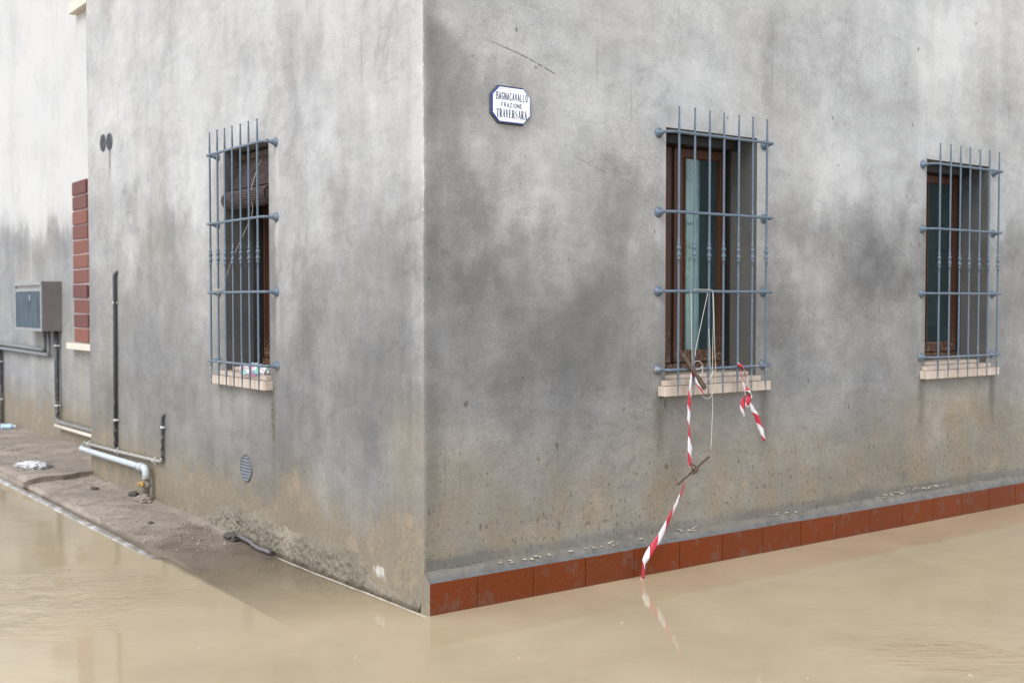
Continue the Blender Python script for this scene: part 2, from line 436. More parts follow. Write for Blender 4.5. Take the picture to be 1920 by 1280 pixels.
M_FLAKE = mat_simple('white_paint_flake', (.42, .375, .30), .8, 0, .2, 60, .5)
M_SHUT = mat_simple('grey_shutter', (.16, .16, .165), .6, 0, .15)
M_ROOF = mat_simple('roof_tile', (.30, .15, .09), .85, 0, .25)
def mat_bag():
    t = NT('printed_plastic_bag')
    a = t.step(t.noise(22, 2, .5), .55, .58); b = t.step(t.noise(19, 2, .5, loc=(5, 1, 3)), .57, .60); d = t.step(t.noise(25, 2, .5, loc=(1, 9, 2)), .60, .63)
    c = t.mix(a, (.74, .74, .75), (.25, .62, .50)); c = t.mix(b, c, (.62, .20, .38)); c = t.mix(d, c, (.25, .38, .62))
    t.pbr(c, .25, 0, t.bump(t.noise(40, 3, .6), .4, .006), .5)
    return t.m
M_BAG = mat_bag()

# ------------------------------------------------------------------ mesh helpers
class MB:
    def __init__(s): s.v = []; s.f = []; s.sm = []; s.uv = {}
    def quad(s, *pts):
        b = len(s.v); s.v += [tuple(p) for p in pts]; s.f.append(tuple(range(b, b + len(pts)))); s.sm.append(False)
    def box(s, a, b, bev=0.0):
        (x0, y0, z0), (x1, y1, z1) = a, b
        if bev <= 0:
            o = len(s.v)
            s.v += [(x0,y0,z0),(x1,y0,z0),(x1,y1,z0),(x0,y1,z0),(x0,y0,z1),(x1,y0,z1),(x1,y1,z1),(x0,y1,z1)]
            for f in ((0,3,2,1),(4,5,6,7),(0,1,5,4),(1,2,6,5),(2,3,7,6),(3,0,4,7)):
                s.f.append(tuple(o+i for i in f)); s.sm.append(False)
            return
        import bmesh
        bm = bmesh.new(); bmesh.ops.create_cube(bm, size=1)
        for v in bm.verts:
            v.co = Vector(((x0+x1)/2+v.co.x*(x1-x0), (y0+y1)/2+v.co.y*(y1-y0), (z0+z1)/2+v.co.z*(z1-z0)))
        bmesh.ops.bevel(bm, geom=list(bm.edges), offset=bev, segments=2, affect='EDGES', profile=.5)
        o = len(s.v); bm.verts.ensure_lookup_table()
        s.v += [tuple(v.co) for v in bm.verts]
        for f in bm.faces: s.f.append(tuple(o + v.index for v in f.verts)); s.sm.append(False)
        bm.free()
    def tube(s, pts, r, n=10, cap=True, smooth=True):
        pts = [Vector(p) for p in pts]; m = len(pts)
        rr = r if hasattr(r, '__len__') else [r]*m
        o = len(s.v); up = None
        for i, p in enumerate(pts):
            d = (pts[min(i+1, m-1)] - pts[max(i-1, 0)]).normalized()
            if up is None:
                up = Vector((0, 0, 1)) if abs(d.z) < .9 else Vector((1, 0, 0))
            a = d.cross(up).normalized(); up = a.cross(d).normalized()
            for k in range(n):
                t = 2*PI*k/n
                s.v.append(tuple(p + (a*math.cos(t) + up*math.sin(t))*rr[i]))
        for i in range(m-1):
            for k in range(n):
                s.f.append((o+i*n+k, o+i*n+(k+1) % n, o+(i+1)*n+(k+1) % n, o+(i+1)*n+k)); s.sm.append(smooth)
        if cap:
            s.f.append(tuple(o+k for k in range(n))); s.sm.append(False)
            s.f.append(tuple(o+(m-1)*n+k for k in reversed(range(n)))); s.sm.append(False)
    def lathe(s, prof, origin, axis, n=16):
        axis = Vector(axis).normalized(); origin = Vector(origin)
        pts = [origin + axis*h for h, r in prof]
        s.tube(pts, [max(r, .0002) for h, r in prof], n)
    def build(s, name, mat, parent=None, loc=None):
        me = bpy.data.meshes.new(name); me.from_pydata(s.v, [], s.f)
        me.polygons.foreach_set('use_smooth', s.sm); me.materials.append(mat); me.update()
        import bmesh
        bm = bmesh.new(); bm.from_mesh(me); bmesh.ops.recalc_face_normals(bm, faces=bm.faces); bm.to_mesh(me); bm.free()
        o = bpy.data.objects.new(name, me); COL.objects.link(o)
        if parent is not None: o.parent = parent
        if loc is not None: o.location = loc
        return o

def tag(o, label, cat, group=None, kind=None):
    o['label'] = label; o['category'] = cat
    if group: o['group'] = group
    if kind: o['kind'] = kind
    return o
def struct(o, label=None):
    o['kind'] = 'structure'
    if label: o['label'] = label
    return o
def thing(name, label, cat, loc=(0,0,0), rz=0, group=None):
    o = bpy.data.objects.new(name, None); COL.objects.link(o)
    o.location = loc; o.rotation_euler = (0, 0, rz); o.empty_display_size = .1
    return tag(o, label, cat, group)
def copy_tree(o, parent=None):
    c = o.copy(); COL.objects.link(c); c.parent = parent
    for ch in list(o.children): copy_tree(ch, c)
    return c
def catmull(pts, k=8):
    pts = [Vector(p) for p in pts]; out = []
    P = [2*pts[0]-pts[1]] + pts + [2*pts[-1]-pts[-2]]
    for i in range(1, len(P)-2):
        a, b, c, d = P[i-1:i+3]
        for j in range(k):
            t = j/k
            out.append(.5*((2*b)+(c-a)*t+(2*a-5*b+4*c-d)*t*t+(3*b-a-3*c+d)*t**3))
    out.append(pts[-1]); return out
def lerp(a, b, t): return a + (b-a)*t

# vectorised value noise
def _h(ix, iy, seed):
    n = (ix.astype(np.int64)*374761393 + iy.astype(np.int64)*668265263 + seed*974711) & 0x7fffffff
    n = ((n ^ (n >> 13))*1274126177) & 0x7fffffff
    return ((n ^ (n >> 16)) & 0xffff)/65535.0
def vnoise(x, y, seed=0):
    x0 = np.floor(x); y0 = np.floor(y); fx = x-x0; fy = y-y0
    fx = fx*fx*(3-2*fx); fy = fy*fy*(3-2*fy); x0 = x0.astype(int); y0 = y0.astype(int)
    a = _h(x0, y0, seed); b = _h(x0+1, y0, seed); c = _h(x0, y0+1, seed); d = _h(x0+1, y0+1, seed)
    return (a*(1-fx)+b*fx)*(1-fy) + (c*(1-fx)+d*fx)*fy
def fbm(x, y, seed=0, oct=4):
    s = 0; a = .5; t = 0
    for i in range(oct):
        s = s + a*vnoise(x*2**i, y*2**i, seed+i*17); t += a; a *= .5
    return s/t
def sstep(v, a, b):
    t = np.clip((v-a)/(b-a), 0, 1); return t*t*(3-2*t)

# ------------------------------------------------------------------ setting: water, pavement, kerb
mb = MB(); mb.quad((-220,-220,0), (220,-220,0), (220,220,0), (-220,220,0))
struct(mb.build('water', M_WATER), 'still brown floodwater covering the street')
mb = MB(); mb.quad((-260,-260,-.6), (260,-260,-.6), (260,260,-.6), (-260,260,-.6))
struct(mb.build('ground', M_MUD))

PY = np.array([-2, 0, .8, 1.5, 2.4, 3.7, 5.6]); PZ = np.array([-.15, -.055, -.024, .0, .022, .040, .045])
def slab_z(y): return np.interp(y, PY, PZ)
def sheet(name, xs, ys, zf, mat, skirt=.0):
    X, Y = np.meshgrid(xs, ys); Z = zf(X, Y); ny, nx = X.shape
    V = np.stack([X, Y, Z], -1).reshape(-1, 3)
    i = np.arange((ny-1)*nx).reshape(ny-1, nx)[:, :-1].ravel()
    F = np.stack([i, i+1, i+nx+1, i+nx], 1)
    v = [tuple(p) for p in V]; f = [tuple(int(k) for k in q) for q in F]
    if skirt:
        for (ring, ) in (([j*nx for j in range(ny)],), ([j for j in range(nx)],)):
            o = len(v)
            v += [(v[k][0], v[k][1], v[k][2]-skirt) for k in ring]
            for a in range(len(ring)-1): f.append((ring[a], ring[a+1], o+a+1, o+a))
    me = bpy.data.meshes.new(name); me.from_pydata(v, [], f); me.materials.append(mat)
    me.polygons.foreach_set('use_smooth', [True]*len(f)); me.update()
    o = bpy.data.objects.new(name, me); COL.objects.link(o); return o
def lump(X, Y, amt):
    m = fbm(X*2.2, Y*2.2, 5, 3)
    l = fbm(X*14, Y*14, 9, 4); c = fbm(X*38, Y*38, 21, 3)
    return amt*((m-.5)*.018 + (l-.5)*.010*sstep(m, .35, .65) + np.maximum(c-.66, 0)*.030*sstep(m, .4, .6))
def zlow(X, Y):
    dry = .25 + .75*sstep(Y, 1.7, 2.6)
    edge = -.016*sstep(-X + (fbm(Y*7, X*0, 33, 3)-.5)*.05, .565, .60)
    return slab_z(Y) + lump(X, Y, 1.0)*dry + edge + .012*sstep(X, -.10, -.0)*sstep(Y, 1.9, 2.6)
def step_y(X): return 5.20 + (X+.6)*.33
lo = sheet('pavement', np.arange(-.60, .0101, .0125), np.arange(-.9, 5.5, .0125), zlow, M_PAVE, .5)
struct(lo, 'mud covered concrete walk along the grey house sloping into the water')
def zup(X, Y):
    e = .020*sstep(-X, .575, .625) + .012*sstep(step_y(X)+.04-Y, 0, .05)
    return .098 - .013*np.maximum(Y-6.5, 0) + lump(X, Y, .9) - e
# upper slab with a slanting front edge
xs = np.arange(-.63, .4601, .02); tt = np.linspace(0, 1, 300)**1.4
X, T = np.meshgrid(xs, tt); Y = step_y(X) + (fbm(X*9, X*0, 3)-.5)*.05 + T*8.5
Z = zup(X, Y); ny, nx = X.shape
v = [tuple(p) for p in np.stack([X, Y, Z], -1).reshape(-1, 3)]; f = []
for j in range(ny-1):
    for i in range(nx-1): a = j*nx+i; f.append((a, a+1, a+nx+1, a+nx))
for ring in ([j*nx for j in range(ny)], list(range(nx))):
    rows = [(0, 0), (.022, -.006), (.05, -.004), (.12, .004), (.5, .01)]; base = len(v)
    for (dz, out) in rows:
        for q, k in enumerate(ring):
            w_ = out + (.010*mn.noise((q*.23, dz*40, 3)) if dz else 0)
            v.append((v[k][0]-(w_ if ring[1] != 1 else 0), v[k][1]-(w_ if ring[1] == 1 else 0), v[k][2]-dz))
    L_ = len(ring)
    for r_ in range(len(rows)-1):
        for a in range(L_-1): f.append((base+r_*L_+a, base+r_*L_+a+1, base+(r_+1)*L_+a+1, base+(r_+1)*L_+a))
me = bpy.data.meshes.new('raised_pavement'); me.from_pydata(v, [], f); me.materials.append(M_PAVE)
me.polygons.foreach_set('use_smooth', [True]*len(f)); me.update()
up = bpy.data.objects.new('raised_pavement', me); COL.objects.link(up)
struct(up, 'raised muddy slab in front of the pale house')
# kerb strip along the water
ys = np.arange(1.50, 13, .03); v = []; f = []
prof = [(-.668, -.12), (-.668, -.002), (-.660, .006), (-.628, .009), (-.618, .002), (-.612, -.10)]
for y in ys:
    zt = float(np.interp(y, [1.5, 2.2, 3.0, 4.0, 5.2, 13], [-.004, .004, .009, .012, .014, .014]))
    n1 = float(fbm(np.array(y*6.0), np.array(.5), 3)) - .5; n2 = float(fbm(np.array(y*16.0), np.array(2.5), 8))-.5
    for k, (x, z) in enumerate(prof):
        v.append((x + n2*.014*(k > 1 and k < 5) + n1*.012, y, z + zt - .009*(1 if k in (2, 3) else .4) + (n2*.008 if 0 < k < 5 else 0)))
m = len(prof)
for i in range(len(ys)-1):
    for k in range(m-1): a = i*m+k; f.append((a, a+1, a+m+1, a+m))
me = bpy.data.meshes.new('kerb'); me.from_pydata(v, [], f); me.materials.append(M_KERB)
me.polygons.foreach_set('use_smooth', [True]*len(f)); me.update()
kb = bpy.data.objects.new('kerb', me); COL.objects.link(kb); struct(kb, 'wet grey kerb strip at the edge of the water')

# ------------------------------------------------------------------ the grey house
HOUSE = thing('house', 'grey rendered corner house with barred windows and a red tile plinth standing in the floodwater', 'house')
TOP = 7.0; Y_END = 5.44; X_END = 12.0
OPEN_R = [(1.650, 2.425, 1.10, 2.560), (4.195, 4.975, 1.10, 2.565)]
OPEN_L = [(1.778, 2.478, 1.10, 2.555)]
DEPTH = .30
TY = -.0544; TZ = .1593; TW = .3592; TX0 = .2882      # plinth: face, height, tile width, first joint
def axis_pts(a, b, cuts, fine, fine_end, coarse):
    pts = set([a, b]); x = a
    while x < b - 1e-6:
        pts.add(round(x, 5)); x += fine if x < fine_end else coarse
    for c in cuts:
        pts = {p for p in pts if abs(p-c) > fine*.35 or p in (a, b)}
    pts |= set(cuts)
    return np.array(sorted(pts))

BL_R = [ # u, z, ru, rz, amount  (tone)
 (.35,2.45,.55,.62,-.10),(2.9,3.0,.5,.3,-.05), (.147,2.71,.14,.22,-.15),(.242,2.19,.16,.34,-.15),(.34,1.63,.36,.20,-.20),(1.05,1.42,.46,.22,-.17),(1.41,1.96,.13,.42,-.15),
 (2.69,1.30,.15,.19,-.13),(2.60,1.55,.14,.22,-.09),(3.67,1.87,.40,.20,-.20),(3.04,2.06,.26,.18,-.12),(3.9,2.24,.14,.12,-.12),(5.25,2.03,.16,.16,-.14),
 (2.541,3.13,.05,.40,-.09),(1.587,3.1,.05,.30,.06),(.476,2.94,.25,.12,.10),(.649,2.3,.2,.18,.08),(.275,1.79,.12,.12,.11),(.685,1.965,.2,.16,.10),(1.167,2.54,.3,.24,.10),
 (2.09,2.97,.36,.26,.10),(3.256,2.49,.26,.45,.12),(4.52,3.42,.42,.42,.27),(4.3,2.8,.25,.3,.08),(.7,1.58,.22,.10,.07),(1.25,1.62,.16,.22,-.05),(4.62,.80,.40,.10,.07),(3.95,.33,.12,.12,-.14),
 (.62,1.18,.5,.20,-.09),(2.9,1.75,.2,.3,.06)]
BL_L = [(1.156,2.88,.13,.34,-.09),(1.47,2.87,.10,.45,-.09),(.276,1.82,.2,.22,-.13),(1.38,1.26,.20,.34,-.15),(.846,2.04,.28,.14,-.09),(3.354,2.12,.42,.15,-.12),
 (4.404,2.26,.20,.16,-.16),(1.82,1.31,.12,.40,-.07),(4.91,3.17,.40,.65,.07),(3.14,2.37,.40,.30,.10),(2.12,2.87,.25,.25,.07),(.33,1.79,.09,.20,.06),(.97,2.35,.25,.20,.07),(.6,1.25,.3,.3,-.09),(.16,1.35,.12,.3,-.07),
 (1.4,.93,.5,.2,-.05),(4.15,1.9,.10,.12,-.08)]
def stain(side, u, z):
    bl = BL_R if side == 'R' else BL_L
    tide = z + (fbm(u*1.3, z*.3, 31 if side == 'R' else 47, 4)-.5)*.7 + (vnoise(u*9, z*.5, 12)-.5)*.18
    if side == 'R': tone = np.interp(tide, [.1,.6,1.0,1.6,1.9,2.2,2.6,3.2,4.5], [.46,.50,.51,.51,.56,.68,.735,.755,.79])
    else: tone = np.interp(tide, [.1,.5,.9,1.4,1.8,2.1,2.5,3.2,4.5], [.38,.42,.45,.52,.58,.665,.735,.755,.785])
    wu = u + (fbm(u*3.1, z*2.6, 91, 4)-.5)*.55 + (fbm(u*10, z*5, 95, 4)-.5)*.30
    wz = z + (fbm(u*2.7, z*3.3, 93, 4)-.5)*.50 + (fbm(u*12, z*6, 97, 4)-.5)*.34
    for (a, b, ru, rz, k) in bl:
        k = k*(1.0 if k < 0 else 1.1)
        big = min(1.0, min(ru, rz)/.12)
        uu = u + (wu-u)*big; zq = z + (wz-z)*big
        tone = tone + k*np.exp(-((uu-a)/ru)**2 - ((zq-b)/rz)**2)
    if side == 'R':
        mud = .62*sstep(-z, -1.25, -.35) + .35*np.exp(-((u-4.6)/.5)**2-((z-.78)/.14)**2)
    else:
        mud = .75*sstep(-z, -.70, -.12) + .12*sstep(-z, -1.3, -.6) + .30*np.exp(-((u-.15)/.2)**2)*sstep(-z, -1.3, -.8) + .55*np.exp(-((u-1.42)/.16)**2 - ((z-.45)/.16)**2) + .2*np.exp(-((u-4.9)/.5)**2)*sstep(-z,-1.6,-.9)
    algae = np.zeros_like(u); chip = np.zeros_like(u)
    chip = np.maximum(chip, .66*sstep(-u, -.020, -.002)*(.55 + .9*(vnoise(z*2.2, u*0, 6)-.3)))
    def streak(a, z0, z1, w, k):     # runs downward from z0 to z1
        return k*np.exp(-((u-a)/w)**2)*sstep(z, z1, lerp(z1, z0, .6))*(z < z0+.01)
    if side == 'L':
        tone = tone + .05*sstep(-u, -.13, -.09)
        algae = algae + streak(1.735, 1.03, .55, .022, 1.0) + streak(1.73, .9, .1, .02, .35) + streak(2.545, 1.0, .72, .03, .5) + streak(2.36, 1.0, .80, .03, .25)
        tone = tone + streak(1.662, 1.60, 1.18, .016, .22) + streak(1.664, 2.06, 1.66, .016, .22) + streak(1.655, 2.52, 2.1, .014, .12) - streak(1.70, 1.9, 1.2, .03, .06)
        tone = tone - streak(4.84, 2.80, 2.55, .018, .42) - streak(2.14, .40, .1, .06, .08) + streak(2.14, 1.0, .60, .05, .05)
        tone = tone - .05*np.exp(-((u-1.45)/.25)**2)*sstep(-z, -1.0, -.5)
        chip = np.maximum(chip, 0.85*np.exp(-((u-.43)/.11)**2-((z-.13)/.055)**2) + .62*np.exp(-((u-2.14)/.11)**2-((z-.53)/.08)**2))
    else:
        for a in (1.605, 2.500, 4.16, 5.06):
            tone = tone - streak(a, 1.03, .52, .040, .20); algae = algae + streak(a, 1.02, .80, .022, .35)
        for a in (1.588, 4.135): tone = tone + streak(a, 1.14, .9, .014, .1) + streak(a, 2.05, 1.7, .014, .10) + streak(a, 1.6, 1.25, .014, .10) - streak(a+.02, 2.5, 1.2, .05, .05)
        tone = tone - .12*np.exp(-((u-.05)/.06)**2)
        tone = tone + .05*np.exp(-((u-4.13)/.05)**2)*(z > 1.1) + .06*np.exp(-((u-5.10)/.05)**2)*(z > 1.1)
        # grey cement fillet above the ledge
        fil = sstep(-z, -.285-.05*(vnoise(u*5, u*0, 3)-.5), -.255)
        mud = mud*(1-.35*fil); tone = tone - .12*fil
    return np.stack([np.clip(tone, 0, 1), np.clip(mud, 0, 1), np.clip(chip, 0, 1), np.clip(algae, 0, 1)], -1)

def wall_face(side, us, zs, openings, place):
    U, Z = np.meshgrid(us, zs); A = stain(side, U, Z)
    und = (fbm(U*1.6, Z*1.6, 77, 3)-.5)*.010 + (fbm(U*9, Z*9, 13, 2)-.5)*.0022
    fade = sstep(U, .02, .12)
    for (a, b, c, d) in openings:
        dx = np.maximum(np.maximum(a-U, U-b), 0); dz = np.maximum(np.maximum(c-Z, Z-d), 0)
        fade = fade*sstep(np.hypot(dx, dz), .005, .09)
    und = und*fade
    V = [place(float(u), float(z), float(n)) for u, z, n in zip(U.ravel(), Z.ravel(), und.ravel())]
    nz, nu = U.shape; F = []
    for j in range(nz-1):
        zc = (zs[j]+zs[j+1])/2
        for i in range(nu-1):
            uc = (us[i]+us[i+1])/2
            if any(a < uc < b and c < zc < d for a, b, c, d in openings): continue
            k = j*nu+i; F.append((k, k+1, k+nu+1, k+nu))
    return V, F, A.reshape(-1, 4), nu

zcuts = [1.10, 2.555, 2.560, 2.565]
zs = axis_pts(-.4, TOP, zcuts, .025, 3.7, .3)
ur = axis_pts(0, X_END, [.023, .036] + [o for q in OPEN_R for o in q[:2]], .025, 5.9, .4)
ul = axis_pts(0, Y_END, [.023, .036] + [o for q in OPEN_L for o in q[:2]], .025, 5.9, .4)
def chamf(z): return .0035 + .011*max(0, mn.noise((z*4.0, 1.3, 0))) + .014*max(0, mn.noise((z*17.0, 4.0, 2)) - .1)
def chamf_l(z): return .0035 + .008*max(0, mn.noise((z*4.0, 1.3, 0)+.2 if False else (z*4.0, 2.3, 0))) + .005*abs(mn.noise((z*17.0, 9.0, 2)))
V, F, A = [], [], []
def placeR(u, z, n): return (chamf(z) if u == 0 else u, -n, z)
def placeL(u, z, n): return (-n, chamf_l(z) if u == 0 else u, z)
v1, f1, a1, nu1 = wall_face('R', ur, zs, OPEN_R, placeR)
V += v1; F += f1; A.append(a1); oL = len(V)
v2, f2, a2, nu2 = wall_face('L', ul, zs, OPEN_L, placeL)
V += v2; F += [(oL+a, oL+d, oL+c, oL+b) for a, b, c, d in f2]; A.append(a2)
for j in range(len(zs)-1):                                   # the worn arris
    F.append((j*nu1, (j+1)*nu1, oL+(j+1)*nu2, oL+j*nu2))
extra = []
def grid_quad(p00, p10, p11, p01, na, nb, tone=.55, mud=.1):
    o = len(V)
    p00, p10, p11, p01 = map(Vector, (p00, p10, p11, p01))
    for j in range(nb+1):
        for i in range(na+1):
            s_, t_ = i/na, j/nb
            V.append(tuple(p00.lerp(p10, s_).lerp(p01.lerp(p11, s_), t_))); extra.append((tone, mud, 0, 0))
    for j in range(nb):
        for i in range(na):
            k = o+j*(na+1)+i; F.append((k, k+1, k+na+2, k+na+1))
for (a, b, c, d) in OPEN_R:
    grid_quad((a,0,c), (a,DEPTH,c), (a,DEPTH,d), (a,0,d), 6, 20, .20)  # reveal sides painted darker for recess shade as well as dirt
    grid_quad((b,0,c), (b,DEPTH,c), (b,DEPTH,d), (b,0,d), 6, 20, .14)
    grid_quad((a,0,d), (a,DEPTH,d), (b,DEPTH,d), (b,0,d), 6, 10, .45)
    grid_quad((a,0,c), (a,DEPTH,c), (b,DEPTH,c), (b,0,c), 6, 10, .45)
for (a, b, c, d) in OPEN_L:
    grid_quad((0,a,c), (DEPTH,a,c), (DEPTH,a,d), (0,a,d), 6, 20, .20)  # left opening: recess shade and dirt painted into the tone likewise
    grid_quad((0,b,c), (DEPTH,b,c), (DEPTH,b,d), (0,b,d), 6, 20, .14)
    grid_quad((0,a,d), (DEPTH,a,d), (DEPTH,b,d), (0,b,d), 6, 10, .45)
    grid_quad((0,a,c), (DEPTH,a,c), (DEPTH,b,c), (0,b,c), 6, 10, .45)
grid_quad((0,0,-.4), (0,TY+.0005,-.4), (0,TY+.0005,TZ), (0,0,TZ+.05), 4, 12, .45, .7)
grid_quad((0,Y_END,-.4), (X_END,Y_END,-.4), (X_END,Y_END,TOP), (0,Y_END,TOP), 20, 20, .72)
grid_quad((X_END,0,-.4), (X_END,Y_END,-.4), (X_END,Y_END,TOP), (X_END,0,TOP), 10, 20, .72)
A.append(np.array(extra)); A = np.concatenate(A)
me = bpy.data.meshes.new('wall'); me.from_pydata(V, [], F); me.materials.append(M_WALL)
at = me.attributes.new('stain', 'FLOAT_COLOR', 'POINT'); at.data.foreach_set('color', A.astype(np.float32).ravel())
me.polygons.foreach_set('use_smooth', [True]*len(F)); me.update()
import bmesh
bm = bmesh.new(); bm.from_mesh(me); bm.to_mesh(me); bm.free()
wall = bpy.data.objects.new('wall', me); COL.objects.link(wall); wall.parent = HOUSE
mb = MB(); mb.box((-.12, -.12, TOP), (X_END+.12, Y_END+.12, TOP+.16)); mb.build('roof', M_ROOF, HOUSE)
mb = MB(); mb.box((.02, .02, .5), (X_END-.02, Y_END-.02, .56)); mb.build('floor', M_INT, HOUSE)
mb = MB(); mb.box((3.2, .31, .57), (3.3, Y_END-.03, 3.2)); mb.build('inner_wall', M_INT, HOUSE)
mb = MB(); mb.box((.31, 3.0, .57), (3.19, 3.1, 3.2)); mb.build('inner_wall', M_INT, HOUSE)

# plinth: cement ledge + terracotta tiles
xs = np.concatenate([np.arange(.004, 5.9, .02), np.arange(5.9, X_END, .3)])
v = []; f = []
for x in xs:
    n = float(fbm(np.array(x*9.0), np.array(.3), 4)) - .5; n2 = float(fbm(np.array(x*28.0), np.array(.9), 6))-.5
    for (y, z) in ((TY+.0085, -.4), (TY+.0085, TZ-.006), (TY+.0105, TZ-.001+n2*.002), (-.030, TZ+.003+n2*.005), (-.012, TZ+.020+n*.012+n2*.006), (.004, TZ+.062+n*.035)):
        v.append((x, y, z))
m = 6
for i in range(len(xs)-1):
    for k in range(m-1): a = i*m+k; f.append((a, a+1, a+m+1, a+m))
me = bpy.data.meshes.new('plinth'); me.from_pydata(v, [], f); me.materials.append(M_LEDGE)
me.polygons.foreach_set('use_smooth', [True]*len(f)); me.update()
plinth = bpy.data.objects.new('plinth', me); COL.objects.link(plinth); plinth.parent = HOUSE
first = None; edges = [.0015] + [TX0 + i*TW for i in range(0, 24)]
JG = .006
for i in range(len(edges)-1):
    w = edges[i+1]-edges[i]
    if i == 0 or first is None:
        mb = MB(); mb.box((0, TY, -.25), (w-JG, TY+.008, TZ), .0012)
        o = mb.build('tile', M_TILE, plinth, (edges[i], 0, 0))
        if i > 0: first = o
    else:
        o = first.copy(); COL.objects.link(o); o.parent = plinth; o.location = (edges[i], 0, 0)
    o.location.y += random.uniform(-.0012, .0012); o.location.z += random.uniform(-.0015, .0015)
    o.rotation_euler.z = random.uniform(-.002, .002)
mb = MB(); mb.box((.002, TY+.0055, -.25), (X_END, TY+.0078, TZ-.003)); mb.build('grout', M_GROUT, plinth)

# white flakes left on the fillet (broken paint line)
mb = MB()
rnd = random.Random(3)
spots = []
for (a, b, z, d) in ((.45, .80, .196, 9), (1.1, 1.3, .197, 6), (1.75, 1.98, .21, 7), (2.6, 2.76, .213, 8), (3.7, 3.98, .222, 16), (4.02, 4.55, .232, 26), (.9, 1.6, .20, 4), (2.2, 3.4, .21, 4)):
    for k in range(d):
        x = rnd.uniform(a, b); zz = z + rnd.gauss(0, .005); w = rnd.uniform(.003, .018); h = rnd.uniform(.0012, .004)
        n = rnd.randint(5, 7); o = len(mb.v); yb = -.006
        ring = [(x + w*math.cos(2*PI*q/n)*rnd.uniform(.7, 1.2), zz + h*math.sin(2*PI*q/n)*rnd.uniform(.7, 1.2)) for q in range(n)]
        mb.v += [(p, yb - .001*rnd.random() - .42*max(0, (.215-q)), q) for p, q in ring] + [(p, .02, q) for p, q in ring]
        mb.f.append(tuple(o+q for q in range(n))); mb.sm.append(False)
        for q in range(n): mb.f.append((o+q, o+(q+1) % n, o+n+(q+1) % n, o+n+q)); mb.sm.append(False)
o = mb.build('paint_flake', M_FLAKE, HOUSE); o['kind'] = 'stuff'

# ---- window sills
def make_sill(w, parent, loc, rz, ext0=.055, ext1=.078):
    mb = MB(); mb.box((-ext0, -.057, 1.010), (w+ext1, .05, 1.068), .004)
    s = mb.build('window_sill', M_STONE, parent, loc); s.rotation_euler.z = rz
    mb = MB(); mb.box((-.030, -.030, 1.069), (w+.018, .10, 1.101), .003); mb.build('sill_slab', M_STONE, s)
    mb = MB(); mb.box((.003, .05, 1.1015), (w-.003, .25, 1.124), .003); mb.build('threshold', M_STONE, s)
    return s
make_sill(.775, HOUSE, (1.650, 0, 0), 0); make_sill(.780, HOUSE, (4.195, 0, 0), 0, .048, .09)
make_sill(.700, HOUSE, (0, 2.478, 0), -PI/2, .10, .040)

# ---- windows
def make_window(w, parent, loc, rz, ztop, curtain=True, s1b=.392):
    k = w/.775; y0 = .215
    mb = MB()
    mb.box((0, y0+.01, 1.124), (w, .30, 1.178), .004)               # bottom rail
    mb.box((0, y0+.01, ztop-.05), (w, .30, ztop), .003)
    mb.box((0, y0+.01, 1.178), (.03*k, .30, ztop-.05), .003); mb.box((w-.018, y0+.04, 1.178), (w, .30, ztop-.05), .003)
    fr = mb.build('window', M_WOOD, parent, loc); fr.rotation_euler.z = rz
    mb = MB(); mb.box((w-.022, y0-.0, 1.125), (w-.003, y0+.028, ztop-.051)); mb.box((.004, y0-.01, 1.125), (.10, y0+.019, ztop-.051))
    mb.box((.004, y0-.07, ztop-.050), (w-.004, y0+.009, ztop-.002)); mb.build('guide_rail', M_BLACK, fr)
    for (a, s1, s2, b) in ((.104, .150, .205, .272), (.300, s1b, .690, .752)):
        a, s1, s2, b = a*k, s1*k, s2*k, b*k
        mb = MB()
        mb.box((a, y0+.02, 1.182), (s1, y0+.065, ztop-.055), .006); mb.box((s2, y0+.02, 1.182), (b, y0+.065, ztop-.055), .006)
        mb.box((s1, y0+.022, 1.182), (s2, y0+.063, 1.258), .006); mb.box((s1, y0+.022, ztop-.115), (s2, y0+.063, ztop-.055), .006)
        # inner glazing beads
        mb.box((s1-.012, y0+.012, 1.25), (s1-.001, y0+.021, ztop-.11), .002); mb.box((s2+.001, y0+.012, 1.25), (s2+.012, y0+.021, ztop-.11), .002)
        mb.build('sash', M_WOOD, fr)
        mb = MB(); mb.box((s1-.004, y0+.040, 1.250), (s2+.004, y0+.045, ztop-.110)); mb.build('pane', M_GLASS, fr)
    mb = MB(); mb.box((.272*k, y0+.036, 1.182), (.300*k, y0+.06, ztop-.055), .003); mb.build('sash_gap_shade', M_BLACK, fr)  # black strip painting the shade in the gap between the sashes
    if curtain:
        v = []; f = []; n = 60; x0, x1 = .34*k, .60*k
        for i in range(n+1):
            t = i/n; x = lerp(x0, x1, t); y = y0+.10+.014*math.sin(t*26)+.008*math.sin(t*61+1)
            for z in (1.20, ztop-.06): v.append((x, y, z))
        for i in range(n): f.append((2*i, 2*i+2, 2*i+3, 2*i+1))
        mb = MB(); mb.v = v; mb.f = f; mb.sm = [True]*len(f); cu = mb.build('curtain', M_CURT, fr)
        for (cx, cz, r, np_) in ((.495*k, 1.86, .075, 9), (.47*k, 1.68, .055, 7), (.50*k, 2.36, .05, 8)):
            mb = MB()
            for q in range(np_):
                a = 2*PI*q/np_; c = Vector((cx+.55*r*math.cos(a)*.6, y0+.082, cz+.8*r*math.sin(a))); d = Vector((math.cos(a)*.6, 0, math.sin(a))); e = Vector((-d.z, 0, d.x))
                mb.quad(*[c + d*r*.55*math.cos(2*PI*g/8) + e*r*.20*math.sin(2*PI*g/8) for g in range(8)])
            mb.build('lace_motif', M_LACE, fr)['kind'] = 'stuff'
    return fr
make_window(.775, HOUSE, (1.650, 0, 0), 0, 2.552); make_window(.780, HOUSE, (4.195, 0, 0), 0, 2.556, curtain=False, s1b=.366)
